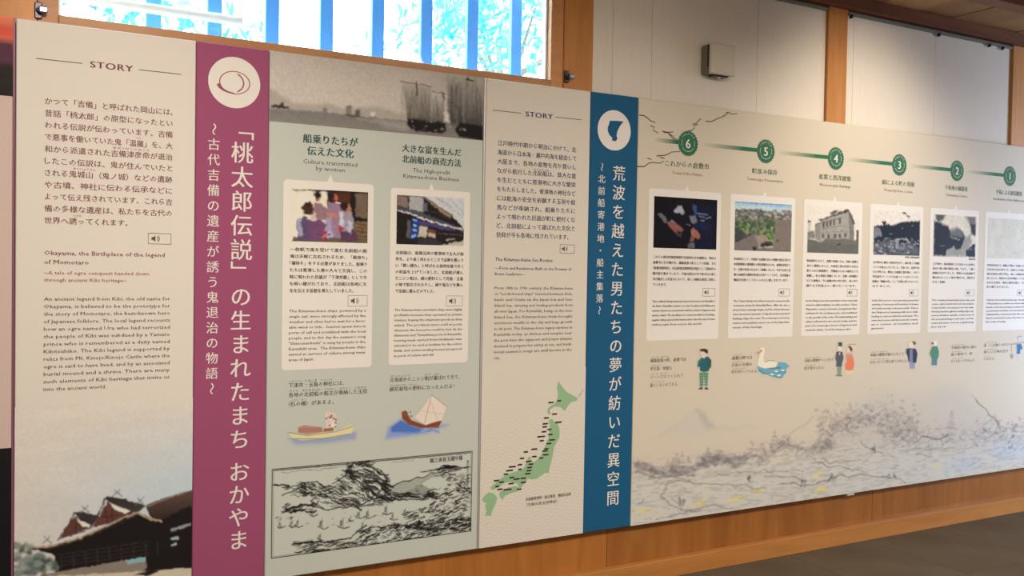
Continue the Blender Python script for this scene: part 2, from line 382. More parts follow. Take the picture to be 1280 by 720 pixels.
for ix in range(9):
    for iy in range(5):
        x0 = 2.4+ix*T; y0 = -3.0+iy*T
        if tm is None:
            o = MB().box(0.0015, T-0.0015, 0.0015, T-0.0015, -0.003, 0.0, 0.0008).build('floor_tile', tile_m, fl); tm = o
        else: o = bpy.data.objects.new('floor_tile', tm.data); COL.objects.link(o); o.parent = fl
        o.location = (x0, y0-0.002, 0)
o = MB().box(XL, 2.4, YF, WY, -0.003, 0.0).box(2.4, XR, YF, -3.002, -0.003, 0.0).box(2.4+9*T, XR, -3.002, WY, -0.003, 0.0).build('floor_tile', tile_m, fl); o['kind'] = 'stuff'
bb = struct(MB().box(XL, XR, 0.006, WY-0.004, 0.0, 0.092, 0.003).build('baseboard_back', base_wood))

# ------------------------------------------------------------------ window, lattice and the trees outside
win = struct(MB().box(0.064, wx0, 0.036, 0.105, 2.30, 2.93, 0.003).build('window_1', frame_wood))
MB().box(wx1, 2.1645, 0.036, 0.105, 2.30, 2.93, 0.003).build('window_jamb', frame_wood, win)
MB().box(wx0, wx1, 0.036, 0.105, 2.30, wz0, 0.003).build('window_sill', frame_wood, win)
MB().box(wx0, wx1, 0.036, 0.105, 2.90, 2.93, 0.003).build('window_head', frame_wood, win)
sash_m = mat('white_sash', (0.7, 0.75, 0.8), 0.4, 0.4)
MB().box(wx0, wx0+0.008, 0.07, 0.10, wz0, 2.90, 0.002).box(wx1-0.010, wx1, 0.07, 0.10, wz0, 2.90, 0.002).build('window_sash', sash_m, win)
gm = bpy.data.materials.new('window_glass'); gm.use_nodes = True; n = gm.node_tree.nodes; l = gm.node_tree.links
n.remove(n['Principled BSDF']); tr = n.new('ShaderNodeBsdfTransparent'); gl = n.new('ShaderNodeBsdfGlossy'); gl.inputs['Roughness'].default_value = 0.02
tr.inputs[0].default_value = (0.94, 0.98, 0.98, 1); mx = n.new('ShaderNodeMixShader'); mx.inputs[0].default_value = 0.04
l.new(tr.outputs[0], mx.inputs[1]); l.new(gl.outputs[0], mx.inputs[2]); l.new(mx.outputs[0], n['Material Output'].inputs[0])
MB().box(wx0+0.01, wx1-0.01, 0.083, 0.087, wz0, 2.90).build('window_glass', gm, win)
LY = 0.34
lat = tag(bpy.data.objects.new('window_lattice', None), 'lattice of skylight-blue upright slats outside the high window', 'lattice'); COL.objects.link(lat); lat.location = (1.2, LY, 2.2)
skylit_blue = mat('skylit_lattice_blue', (0.10, 0.38, 1.0), 0.5, 0.3)  # dark slats; the blue of the skylight is put into their colour
k = (DIST+LY)/DIST
slat = None
for i in range(11):
    xc = (0.22+0.2105*i)*k
    if slat is None: slat = MB().box(-0.029, 0.029, 0, 0.03, -0.15, 1.05, 0.003).build('slat', skylit_blue, lat); o = slat
    else: o = bpy.data.objects.new('slat', slat.data); COL.objects.link(o); o.parent = lat
    o.location = (xc-1.2, 0, 0)
MB().box(-1.2+0.05, 1.35, 0.03, 0.07, -0.15, -0.09, 0.003).box(-1.15, 1.35, 0.03, 0.07, 0.93, 0.99, 0.003).build('lattice_rail', skylit_blue, lat)
zr = 2.472
tag(MB().tube([(-0.05, 0.29, zr), (0.80, 0.29, zr)], 0.019, 14).tube([(0.02, 0.29, zr), (0.02, 0.29, 1.9)], 0.015).build('rail_pipe', mat('white_pipe', (0.8, 0.8, 0.8), 0.4, 0.4), None, True),
    'short white horizontal pipe crossing the leftmost blue slats outside', 'pipe')
struct(MB().box(-30, 60, WY+0.171, 60, -0.6, -0.5).build('ground', mat('gravel_yard', (0.45, 0.45, 0.43), 0.9, 0.1, noise=((4, 4, 4), 0.2))))
leaf_m = mat('pale_leaf', (0.05, 0.42, 0.48), 0.6, 0.3, noise=((2, 2, 2), 0.25)); bark = mat('grey_bark', (0.25, 0.2, 0.17), 0.9, 0.1)
def tree(x, y, h, r, n, lab, seed):
    R_ = random.Random(seed)
    t = tag(bpy.data.objects.new('garden_tree', None), lab, 'tree', 'trees outside the window'); COL.objects.link(t); t.location = (x, y, -0.5)
    b = MB(); b.tube([(0, 0, 0), (0.05, 0.03, h*0.4), (-0.05, 0, h*0.8)], [0.11, 0.08, 0.03], 8); tips = []
    for i in range(16):
        a = R_.uniform(0, 6.28); z0 = R_.uniform(0.3, 0.75)*h; rr = r*R_.uniform(0.6, 1); p = Vector((math.cos(a)*rr, math.sin(a)*rr, z0+rr*R_.uniform(0.2, 0.8)))
        b.tube([(0, 0, z0), p*0.5+Vector((0, 0, z0*0.5)), p], [0.035, 0.02, 0.008], 5); tips.append(p)
    b.build('trunk', bark, t)
    L = MB()
    for i in range(n):
        p = R_.choice(tips)+Vector([R_.gauss(0, 0.23) for _ in range(3)]); a = Vector([R_.gauss(0, 1) for _ in range(3)]).normalized(); c_ = a.orthogonal().normalized(); s_ = R_.uniform(0.04, 0.09)
        L.add([tuple(p-a*s_), tuple(p+c_*s_*0.45), tuple(p+a*s_), tuple(p-c_*s_*0.45)], [(0, 1, 2, 3)])
    me = bpy.data.meshes.new('leaves'); me.from_pydata(L.v, [], L.f); f = link('leaves', me, leaf_m, t); f['kind'] = 'stuff'
tree(3.75, 3.6, 4.9, 0.95, 3000, 'pale leafy tree behind the rightmost blue slats', 3)
tree(5.4, 7.2, 6.6, 1.1, 1600, 'taller leafy tree farther behind the rightmost blue slats', 5)
tree(1.05, 3.6, 4.8, 0.8, 2600, 'pale leafy tree behind the blue slats at the window left end', 8)

# window hardware
def latch(px, py, lab):
    X, Z = ray(px, py, 0.03); t = tag(bpy.data.objects.new('window_latch', None), lab, 'latch', 'window latches'); COL.objects.link(t); t.location = (X, 0.032, Z)
    MB().box(-0.012, 0.012, -0.006, 0.004, -0.028, 0.028, 0.003).build('plate', dark_metal, t)
    MB().tube([(0, -0.006, 0), (0.004, -0.022, 0)], 0.009, 12).build('spindle', dark_metal, t)
    MB().box(0.0, 0.028, -0.032, -0.02, -0.012, 0.010, 0.004).build('thumb_turn', mat('blued_steel', (0.22, 0.24, 0.34), 0.3, 0.5, 0.8), t)
latch(48, 13, 'small dark window latch on the wood left of the window')
latch(708, 96, 'small dark window latch on the wood right of the window')

# ================================================================== the display boards
ZT, ZB = 2.304, 0.285
def board(name, label, x0, x1, key, group=None):
    o = MB().box(x0+0.0008, x1-0.0008, 0.0, 0.02, ZB, ZT, 0.0028).build(name, bm_[key]); tag(o, label, 'display board', group)
    for x in (x0+(x1-x0)*0.25, x0+(x1-x0)*0.75):
        for z in (ZB+0.15, ZT-0.15): MB().box(x-0.02, x+0.02, 0.02, WY-0.001 if z > 1 else WY-0.005, z-0.03, z+0.03).build('wall_bracket', alu, o)
    return o
Y1, Y2, Y3, Y4 = -0.0008, -0.0014, -0.0020, -0.0026

# ---- left neighbour: sunset picture, pink field, dark picture
bL = board('photo_board', 'dark board at the left picture edge with orange sunset, pink field and black bottom', -1.2, -0.008, 'pink')
a = Art(-1.2, -0.008, ray(10, 120)[1], ZT, 0.006, (60, 30, 40), (205, 185, 165))
zt = ray(10, 22)[1]; a.poly([(-1.3, 2.4), (0, 2.4), (0, ray(10, 62)[1]), (-1.3, ray(10, 62)[1]-0.03)], (205, 100, 70), soft=0.01)
a.poly([(-1.3, ray(10, 34)[1]), (0, ray(10, 33)[1]), (0, ray(10, 48)[1]), (-1.3, ray(10, 46)[1])], (190, 70, 50), soft=0.012)
a.poly([(-1.3, ray(10, 50)[1]), (0, ray(10, 51)[1]), (0, ray(10, 85)[1]), (-1.3, ray(10, 80)[1])], (75, 38, 48), soft=0.012)
a.poly([(-1.3, ray(10, 84)[1]), (0, ray(10, 80)[1]), (0, 1.9), (-1.3, 1.9)], (32, 24, 20), soft=0.012); a.grain(0.3, 0.02, 3, 0.25)
tag(a.build('sunset_photo', Y1, bL), 'orange sunset over dark hills')
a = Art(-1.2, -0.008, ZB, ray(10, 560)[1], 0.02, (22, 18, 18), (195, 180, 158)); a.grain(0.1, 0.1, 4, 0.4); tag(a.build('dark_photo', Y1, bL), 'nearly black picture at the board bottom')
MB().box(-0.0078, -0.002, 0.001, 0.02, ZB, ZT).build('edge_strip', mat('violet_edge', (0.26, 0.09, 0.17), 0.4, 0.3), bL)

# ---- cream story board
bS = board('story_board', 'cream board headed STORY with maroon Japanese text above a dark shrine roof picture', 0.0, 0.576, 'cream')
Text(Y1).line('STORY', 0.226, 2.178, 0.031, 0.137, spacing=1.12, offset=0.035, res=3).build('story_heading', maroon, bS)
MB().box(0.060, 0.201, Y1-0.0002, Y1, 2.1758, 2.1782).box(0.382, 0.525, Y1-0.0002, Y1, 2.1758, 2.1782).build('heading_rule', thin_ink, bS)
jp = ['かつて「吉備」と呼ばれた岡山には、', '昔話「桃太郎」の原型になったとい', 'われる伝説が伝わっています。吉備', 'で悪事を働いていた鬼「温羅」を、大',
      '和から派遣された吉備津彦命が退治', 'したこの伝説は、鬼が住んでいたと', 'される鬼城山（鬼ノ城）などの遺跡', 'や古墳、神社に伝わる伝承などに', 'よって伝え残されています。これら吉', '備の多様な遺産は、私たちを古代の', '世界へ誘ってくれます。']
Text(Y1).block(jp, 0.087, 2.037, 0.0404, 0.41, 0.0252, last=0.262, offset=0.012).line('うら', 0.376, 1.935, 0.009).line('きびつひこのみこと', 0.30, 1.895, 0.009, 0.12).line('きのじょうさん', 0.175, 1.814, 0.009, 0.07).line('いざな', 0.175, 1.652, 0.009).build('japanese_text', maroon, bS)
Text(Y1).block(['Okayama, the Birthplace of the legend', 'of Momotaro'], 0.087, 1.521, 0.031, 0.386, 0.0215, last=0.138, latin=True, offset=0.014) \
    .build('english_heading', maroon, bS)
Text(Y1).block(['~A tale of ogre conquest handed down', 'through ancient Kibi heritage~'], 0.087, 1.4535, 0.0245, 0.335, 0.0175, last=0.26, latin=True, offset=0.01).build('english_subheading', mag_ink, bS)
en = ['An ancient legend from Kibi, the old name for', 'Okayama, is believed to be the prototype for', 'the story of Momotaro, the best-known hero', 'of Japanese folklore. The local legend recounts', 'how an ogre named Ura who had terrorized',
      'the people of Kibi was subdued by a Yamato', 'prince who is remembered as a deity named', 'Kibitsuhiko. The Kibi legend is supported by', 'relics from Mt. Kinojo/Kinojo Castle where the', 'ogre is said to have lived, and by an associated', 'burial mound and a shrine. There are many', 'such elements of Kibi heritage that invite us', 'into the ancient world.']
Text(Y1).block(en, 0.087, 1.364, 0.0257, 0.406, 0.0182, last=0.196, latin=True, offset=0.008).build('english_text', thin_ink, bS)
def audio_box(x0, x1, z0, z1, parent, y=Y2):
    w_ = 0.0012; m = MB()
    m.box(x0, x1, y-0.0002, y, z0, z0+w_).box(x0, x1, y-0.0002, y, z1-w_, z1).box(x0, x0+w_, y-0.0002, y, z0, z1).box(x1-w_, x1, y-0.0002, y, z0, z1)
    h = z1-z0; cx = x0+h*0.55; cz = (z0+z1)/2; s = h*0.26
    m.flat([(cx-s, cz-s*0.45), (cx-s*0.4, cz-s*0.45), (cx+s*0.3, cz-s*1.1), (cx+s*0.3, cz+s*1.1), (cx-s*0.4, cz+s*0.45), (cx-s, cz+s*0.45)], y)
    m.ring(cx+s*0.3, cz, s*0.75, s*0.95, y, -50, 50, 8).ring(cx+s*0.3, cz, s*1.25, s*1.45, y, -50, 50, 8)
    m.build('audio_guide_icon', thin_ink, parent)
audio_box(0.417, 0.495, 1.562, 1.601, bS)
# shrine roof picture
P = crop(0, 480, 3.0)
a = Art(0.0008, 0.5752, ZB+0.0005, 1.0, 0.0026, (0, 0, 0), (200, 184, 162)); a.rgb[:] = BOARD['cream']
t = np.clip((a.X/0.575)*0.9+0.1, 0, 1)*np.clip((1.0-a.Z)/0.33, 0, 1); a.rgb = a.rgb*(1-t[..., None])+np.array(seen((166, 172, 176), (200, 184, 162)))*t[..., None]
nz_ = a.noise(0.12, 0.03, 11)
def q(pts, col, **k): a.poly(P(pts), col, **k)
dk = (26, 20, 18)
q([(120, 620), (205, 606), (300, 575), (400, 530), (462, 502), (515, 482), (560, 505), (720, 440), (740, 740), (205, 740), (205, 640)], dk)
q([(545, 455), (600, 432), (722, 394), (722, 452), (600, 512), (560, 500)], (84, 60, 50), col2=(40, 28, 24)); a.line(P([(548, 460), (640, 424), (722, 395)]), 0.004, (128, 104, 84))
q([(278, 482), (300, 478), (362, 490), (372, 498), (340, 540), (300, 512)], (48, 42, 38)); q([(268, 505), (225, 582), (345, 540), (300, 508), (285, 495)], (84, 50, 40))
a.line(P([(278, 482), (256, 530), (218, 585)]), 0.005, (60, 45, 38)); q([(288, 505), (338, 528), (335, 540), (310, 536)], (205, 195, 178))
a.line(P([(262, 570), (290, 560), (320, 552)]), 0.003, (50, 30, 26)); a.line(P([(285, 510), (283, 560)]), 0.003, (50, 30, 26))
q([(388, 430), (402, 420), (470, 432), (548, 456), (520, 480), (480, 492), (420, 450)], (42, 36, 32), col2=(60, 50, 44)); q([(402, 440), (345, 538), (400, 525), (462, 500), (480, 490), (425, 455)], (86, 50, 42))
a.line(P([(395, 430), (368, 488), (338, 540)]), 0.006, (58, 42, 36)); q([(412, 446), (440, 458), (490, 476), (470, 486), (430, 470)], (212, 200, 184))
for g in ((400, 470, 400, 520), (420, 470, 424, 510), (380, 500, 440, 492)): a.line(P([(g[0], g[1]), (g[2], g[3])]), 0.003, (52, 28, 26))
a.line(P([(110, 614), (200, 606), (300, 577), (400, 531), (462, 502), (515, 482), (555, 502), (605, 516)]), 0.0065, (150, 124, 94)); a.line(P([(112, 620), (205, 612), (302, 584), (402, 540), (464, 511), (515, 492)]), 0.004, (56, 40, 32))
for x_, z_ in ((318, 470), (440, 408), (525, 440), (176, 584)):
    a.line(P([(x_-18, z_+14), (x_+12, z_-14)]), 0.0032, (90, 84, 76)); a.line(P([(x_+18, z_+14), (x_-10, z_-12)]), 0.0032, (90, 84, 76))
q([(640, 543), (715, 520), (715, 532), (642, 555)], (128, 122, 116)); q([(640, 578), (668, 570), (668, 580), (642, 588)], (150, 150, 146)); q([(642, 600), (662, 594), (662, 604), (642, 608)], (150, 150, 146))
for k_ in range(9): a.line(P([(230+k_*45, 640-k_*6), (232+k_*45, 690-k_*6)]), 0.003, (52, 44, 40), a=0.8)
for k_ in range(4): a.line(P([(220, 640+k_*14), (560, 590+k_*15)]), 0.0022, (58, 50, 46), a=0.6)
q([(150, 716), (300, 690), (545, 648), (548, 692), (520, 712), (200, 740), (150, 740)], (122, 106, 88)); q([(470, 660), (545, 646), (546, 664), (480, 676)], (120, 146, 140))
q([(170, 722), (540, 702), (720, 690), (740, 745), (0, 745), (0, 715)], (178, 158, 128)); q([(500, 715), (570, 696), (600, 700), (560, 718)], (30, 24, 22))
R_ = random.Random(5)
for k_ in range(70):
    x_ = R_.uniform(60, 205); z_ = R_.uniform(600 if x_ < 110 else 640, 712); c0 = R_.choice([(48, 54, 44), (90, 96, 84), (120, 122, 108), (62, 66, 52)])
    cx, cz = P([(x_, z_)])[0]; a.ell(cx, cz, R_.uniform(0.006, 0.018), R_.uniform(0.005, 0.014), c0, a=0.8, soft=0.004)
a.rgb *= (1+(nz_-0.5)*0.10)[..., None]
a.photo_finish(0.004, 77, 0.06, 1.0); tag(a.build('shrine_photo', Y1, bS), 'dark shrine building with crossed roof finials under pale sky')

# ---- magenta title board
bM = board('title_board', 'magenta vertical board with white round fruit emblem and white Japanese title', 0.576, 0.842, 'magenta')
em = MB().disc(0.713, 2.168, 0.0945, Y1).build('emblem_disc', card_m, bM)
e = MB(); e.ring(0.714, 2.168, 0.0525, 0.0563, Y2, 0, 360, 48, 0.76).ring(0.703, 2.168, 0.0405, 0.0455, Y2, -62, 62, 24, 0.86)
e.line([(0.654, 2.158), (0.660, 2.147), (0.672, 2.138), (0.690, 2.131), (0.712, 2.128)], 0.012, Y2-0.0002, 0.004).build('fruit_emblem', mag_ink, em)
Text(Y1).column('「桃太郎伝説」', 0.744, 2.000, 0.0905, 0.084, offset=0.010).column('の生まれたまち', 0.744, 1.372, 0.0895, 0.080, offset=0.010).column('おかやま', 0.744, 0.712, 0.0862, 0.080, offset=0.010).build('vertical_title', white_ink, bM)
Text(Y1).column('～古代吉備の遺産が誘う鬼退治の物語～', 0.641, 1.990, 0.05635, 0.046, offset=0.010).build('vertical_subtitle', white_ink, bM)

# ---- green board with the ships
bG = board('ship_board', 'pale green board with grey sailing-ship banner and black woodcut harbour print', 0.842, 1.751, 'green')
P = crop(330, 60, 4.235)
a = Art(0.8428, 1.7475, 2.038, ZT-0.0005, 0.003, (190, 172, 150), (212, 196, 174))
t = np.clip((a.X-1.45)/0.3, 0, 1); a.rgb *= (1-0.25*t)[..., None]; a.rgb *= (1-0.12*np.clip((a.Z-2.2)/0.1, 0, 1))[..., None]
def q(pts, col, **k): a.poly(P(pts), col, **k)
q([(20, 212), (60, 226), (100, 255), (150, 290), (260, 300), (330, 292), (420, 318), (520, 318), (600, 312), (650, 322), (700, 344), (760, 350), (1160, 380), (1160, 420), (20, 330)], (166, 150, 130), soft=0.008)
q([(20, 317), (330, 340), (560, 366), (760, 386), (1000, 400), (1180, 410), (1180, 560), (20, 420)], (122, 112, 100), col2=(142, 128, 112), soft=0.003)
q([(560, 372), (760, 395), (760, 440), (640, 420)], (150, 138, 122), soft=0.01); a.line(P([(500, 375), (700, 410), (800, 440)]), 0.004, (158, 146, 130), a=0.7)
q([(36, 305), (60, 298), (85, 300), (90, 290), (100, 292), (102, 303), (136, 312), (130, 318), (60, 316)], (60, 52, 46)); a.line(P([(38, 310), (130, 318)]), 0.004, (50, 44, 38))
q([(312, 318), (330, 318), (330, 340), (312, 338)], (116, 104, 90), soft=0.004); q([(430, 306), (465, 306), (460, 355), (436, 352)], (128, 116, 100), soft=0.004); q([(484, 322), (508, 326), (506, 360), (478, 356)], (96, 86, 74), soft=0.004)
q([(566, 335), (590, 338), (588, 366), (568, 362)], (200, 186, 164), soft=0.004); a.line(P([(436, 354), (510, 362)]), 0.005, (66, 58, 50)); a.line(P([(566, 366), (590, 368)]), 0.003, (60, 52, 46))
q([(725, 182), (885, 200), (885, 385), (758, 382), (750, 290)], (176, 160, 138), col2=(92, 82, 72), soft=0.004)
q([(888, 234), (956, 243), (948, 402), (886, 396)], (188, 172, 150), col2=(96, 86, 76), soft=0.004)
q([(965, 120), (1160, 160), (1160, 430), (985, 402), (975, 330)], (172, 158, 138), col2=(58, 52, 46), soft=0.008)
R_ = random.Random(9)
for k_ in range(46):
    x_ = R_.uniform(728, 880); z_ = R_.uniform(195, 330); a.line(P([(x_, z_), (x_+R_.uniform(-2, 12), R_.uniform(z_+30, 380))]), R_.uniform(0.001, 0.004), R_.choice([(120, 106, 90), (90, 80, 70), (150, 136, 116)]), a=0.55)
for k_ in range(18):
    x_ = R_.uniform(890, 950); z_ = R_.uniform(245, 340); a.line(P([(x_, z_), (x_+3, R_.uniform(z_+20, 396))]), R_.uniform(0.001, 0.003), (100, 90, 78), a=0.5)
for k_ in range(60):
    x_ = R_.uniform(972, 1156); z_ = R_.uniform(150, 330); a.line(P([(x_, z_), (x_+R_.uniform(-4, 4), R_.uniform(z_+40, 410))]), R_.uniform(0.0015, 0.005), R_.choice([(70, 62, 54), (40, 36, 32), (140, 126, 110)]), a=0.45, soft=0.003)
a.line(P([(722, 181), (805, 188), (888, 202)]), 0.003, (56, 48, 42)); a.line(P([(806, 180), (808, 248)]), 0.006, (70, 60, 52)); a.line(P([(888, 232), (958, 243)]), 0.003, (66, 58, 50)); a.line(P([(944, 240), (952, 276)]), 0.006, (92, 82, 72))
q([(762, 372), (850, 380), (960, 396), (965, 440), (930, 455), (780, 436), (758, 400)], (30, 27, 25), soft=0.004); q([(1010, 430), (1040, 396), (1160, 412), (1160, 492), (1030, 470)], (26, 24, 22), soft=0.004)
for k_ in range(26):
    x_, z_ = P([(R_.uniform(770, 1150), R_.uniform(385, 450))])[0]; a.ell(x_, z_, R_.uniform(0.002, 0.008), R_.uniform(0.001, 0.004), R_.choice([(120, 110, 98), (60, 54, 48), (170, 158, 140)]), a=0.7)
q([(962, 330), (985, 392), (952, 390)], (196, 184, 164), soft=0.004); q([(1066, 160), (1112, 172), (1108, 178), (1072, 172)], (30, 26, 24)); a.line(P([(1080, 146), (1086, 165)]), 0.003, (40, 36, 32))
a.grain(0.012, 0.004, 12, 0.05, 2)
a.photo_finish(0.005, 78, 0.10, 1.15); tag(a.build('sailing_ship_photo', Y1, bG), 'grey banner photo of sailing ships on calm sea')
Text(Y1).line('船乗りたちが', 1.083, 1.984, 0.037, 0.220, 'c', 2, 0.03).line('伝えた文化', 1.083, 1.9375, 0.037, 0.186, 'c', 2, 0.03).line('大きな富を生んだ', 1.514, 1.9775, 0.034, 0.265, 'c', 2, 0.03).line('北前船の商売方法', 1.514, 1.9335, 0.034, 0.265, 'c', 2, 0.03).build('topic_heading', teal_ink, bG)
Text(Y1).line('Culture transmitted', 1.083, 1.894, 0.024, 0.218, 'c', centre=0.25).line('by women', 1.083, 1.870, 0.024, 0.116, 'c', centre=0.25).line('The High-profit', 1.513, 1.889, 0.024, 0.168, 'c', centre=0.25).line('Kitamae-bune Business', 1.513, 1.863, 0.024, 0.25, 'c', centre=0.25).build('topic_subheading', thin_ink, bG)
def card(x0, x1, z0, z1, parent, label, tip=None, r=0.014):
    pts = []
    for cx, cz, a0 in ((x1-r, z1-r, 90), (x0+r, z1-r, 180), (x0+r, z0+r, 270), (x1-r, z0+r, 0)):
        arc = [(cx+r*math.cos(math.radians(t)), cz+r*math.sin(math.radians(t))) for t in ((a0-90, a0-60, a0-30, a0) if a0 == 90 else (a0-90, a0-60, a0-30, a0))]
        pts += arc
        if a0 == 90 and tip: pts += [(tip+0.013, z1), (tip, z1+0.028), (tip-0.013, z1)]
    o = MB().flat(pts, Y1).build('information_card', card_m, parent); o['label'] = label; return o
c1 = card(0.899, 1.262, 1.089, 1.822, bG, 'rounded cream card with kimono group photo', 1.083)
c2 = card(1.334, 1.692, 1.093, 1.815, bG, 'rounded cream card with old shop street photo', 1.513)
Text(Y3).block(['一枚帆で風を受けて進む北前船の航', '海は天候に左右されるため、「風待ち」', '「潮待ち」をする必要がありました。船乗り', 'たちは寄港した港の人々と交流し、この', '時に唄われた民謡が「下津井節」として今', 'も唄い継がれており、北前船は各地に文', '化を伝える役割を果たしていました。'], 0.927, 1.555, 0.0265, 0.310, 0.0165, last=0.256, offset=0.014).build('japanese_text', ink, c1)
audio_box(1.160, 1.241, 1.334, 1.378, c1)
Text(Y3).block(['The Kitamae-bune ships, powered by a', 'single sail, were strongly affected by the', 'weather and often had to wait for a favor-', 'able wind or tide.  Seamen spent time in', 'ports of call and socialized with the local', "people, and to this day the seamen's song", '"Shimotsui-bushi" is sung by people in the', 'Kurashiki area.  The Kitamae-bune ships', 'served as carriers of culture among many', 'areas of Japan.'], 0.926, 1.316, 0.0209, 0.309, 0.0150, last=0.10, latin=True, offset=0.008).build('english_text', thin_ink, c1)
Text(Y3).block(['北前船は、航路沿岸の寄港地で主人が商', '売を、より高く売れるところで品物を積んで', 'い「買い積み」と呼ばれる商売形態で多く', 'の利益を上げていました。北前船が運ん', 'だニシン粕は、綿の肥料として児島・玉島', 'の地で取引されたりし、綿や塩などを積ん', 'で全国に運んだのでした。'], 1.359, 1.552, 0.0261, 0.305, 0.0162, last=0.174, offset=0.014).build('japanese_text', ink, c2)
audio_box(1.588, 1.663, 1.332, 1.376, c2)
Text(Y3).block(['The Kitamae-bune merchant ships were highly', 'profitable because they operated as private', 'traders, buying the shipment goods as they', 'sailed. The products were sold at ports', 'wherever the best price could be had. At the', 'Shimotsui and Tamashima ports in Kurashiki,', 'herring meal carried from Hokkaido was', 'unloaded to be used as fertilizer for the cotton', 'fields, and cotton trading houses prospered', 'as ports of cotton and salt.'], 1.357, 1.317, 0.0208, 0.305, 0.0145, last=0.179, latin=True, offset=0.008).build('english_text', thin_ink, c2)
# kimono group photo
P = crop(360, 235, 10.286)
a = Art(0.932, 1.238, 1.5865, 1.7895, 0.0024, (214, 204, 172), (212, 200, 180))
def q(pts, col, **k): a.poly(P(pts), col, **({'soft': 0.003} | k))
q([(500, 30), (1040, 30), (1040, 720), (500, 720)], (58, 40, 32)); q([(650, 60), (800, 60), (800, 300), (650, 300)], (84, 46, 34)); q([(860, 70), (1020, 70), (1020, 400), (865, 360)], (112, 92, 74)); q([(805, 60), (862, 60), (862, 400), (805, 400)], (32, 24, 22))
q([(850, 380), (1030, 400), (1030, 440), (850, 430)], (34, 26, 22)); q([(840, 430), (1030, 440), (1030, 720), (840, 720)], (120, 94, 68))
for k_ in range(5): a.line(P([(850, 460+k_*48), (1020, 480+k_*46)]), 0.003, (64, 46, 34))
q([(60, 640), (1000, 640), (1000, 720), (60, 720)], (104, 88, 62)); q([(30, 20), (1020, 20), (1020, 50), (500, 50), (300, 40), (40, 30)], (40, 30, 26))
q([(340, 180), (420, 190), (480, 260), (520, 300), (480, 420), (360, 400), (320, 280)], (140, 108, 108)); q([(520, 180), (650, 190), (680, 300), (660, 640), (500, 640), (500, 330)], (146, 116, 128))
q([(480, 400), (560, 360), (560, 640), (480, 640)], (160, 140, 156)); q([(110, 420), (200, 360), (300, 420), (330, 660), (120, 680)], (92, 78, 100)); q([(250, 430), (400, 400), (500, 470), (460, 620), (420, 680), (260, 670)], (112, 74, 98))
q([(120, 400), (150, 370), (200, 600), (130, 620)], (158, 150, 160)); q([(280, 330), (340, 330), (350, 400), (300, 410)], (190, 166, 150)); q([(660, 300), (800, 290), (850, 420), (820, 560), (680, 560)], (150, 134, 138)); q([(680, 560), (880, 560), (900, 690), (660, 690)], (92, 60, 78))
q([(480, 330), (640, 320), (640, 390), (500, 360)], (176, 120, 92)); q([(660, 300), (700, 300), (720, 500), (660, 470)], (190, 184, 186)); q([(770, 430), (830, 430), (810, 580), (760, 560)], (176, 170, 176))
for cx, cz, rx, rz, cc in ((385, 135, 36, 36, (150, 100, 72)), (380, 80, 48, 48, (40, 28, 24)), (255, 270, 80, 80, (72, 44, 34)), (255, 205, 46, 30, (52, 32, 28)), (612, 120, 34, 44, (178, 94, 62)), (560, 110, 50, 60, (44, 28, 24)), (780, 250, 40, 50, (176, 122, 88)), (730, 225, 56, 50, (44, 28, 24)), (680, 525, 36, 20, (170, 40, 48)), (480, 575, 36, 26, (170, 44, 52)), (480, 650, 34, 34, (150, 50, 60)), (540, 600, 50, 40, (170, 160, 180))):
    (x_, z_), = P([(cx, cz)]); a.ell(x_, z_, rx/10.286/343, rz/10.286/330, cc, soft=0.003)
a.line(P([(370, 600), (480, 610), (560, 590)]), 0.003, (50, 30, 36)); a.line(P([(620, 190), (660, 196)]), 0.005, (214, 206, 196)); a.grain(0.012, 0.02, 5, 0.12)
a.photo_finish(0.007, 48); tag(a.build('photo_print', Y2, c1), 'photo of a group in pale purple kimonos')
# old shop street photo
P = crop(490, 240, 10.28)
a = Art(1.361, 1.664, 1.5865, 1.7865, 0.0024, (190, 186, 176), (212, 200, 180))
q([(50, 30), (390, 60), (780, 310), (880, 420), (950, 520), (960, 620), (620, 700), (50, 700)], (34, 28, 26)); q([(60, 40), (200, 70), (200, 200), (60, 180)], (126, 108, 92)); q([(225, 60), (395, 70), (400, 270), (215, 220)], (162, 156, 146))
q([(380, 60), (430, 65), (780, 310), (740, 330), (620, 250)], (148, 124, 100)); q([(400, 140), (460, 160), (440, 260), (385, 240)], (100, 104, 106)); a.line(P([(400, 62), (600, 190), (775, 305)]), 0.003, (58, 44, 38))
q([(60, 190), (240, 220), (420, 280), (720, 400), (930, 480), (930, 520), (600, 430), (300, 310), (60, 230)], (76, 76, 82)); a.line(P([(58, 228), (300, 300), (500, 378), (700, 428), (900, 490)]), 0.0055, (206, 194, 172))
a.line(P([(400, 200), (640, 300), (760, 360)]), 0.003, (66, 58, 54)); q([(340, 360), (560, 410), (820, 480), (800, 505), (560, 460), (350, 420)], (78, 68, 110)); q([(345, 440), (455, 450), (445, 580), (330, 575)], (186, 172, 144)); q([(462, 460), (565, 500), (560, 580), (460, 575)], (110, 72, 48)); q([(470, 530), (555, 535), (555, 580), (470, 580)], (182, 162, 142))
q([(195, 370), (245, 370), (230, 640), (190, 640)], (92, 92, 86)); q([(265, 330), (345, 340), (320, 610), (240, 610)], (30, 66, 130))
for k_ in range(4): a.line(P([(285-k_*6, 360+k_*68), (312-k_*6, 362+k_*68)]), 0.009, (150, 170, 200))
q([(560, 490), (930, 520), (920, 620), (680, 650), (560, 640)], (40, 32, 30)); a.line(P([(600, 530), (900, 560)]), 0.003, (96, 84, 76)); a.line(P([(690, 610), (800, 605)]), 0.005, (150, 138, 124)); q([(620, 690), (930, 620), (930, 700)], (182, 168, 146)); q([(60, 590), (330, 600), (330, 700), (60, 700)], (38, 34, 32)); q([(330, 590), (560, 600), (640, 660), (600, 690), (330, 690)], (54, 52, 56))
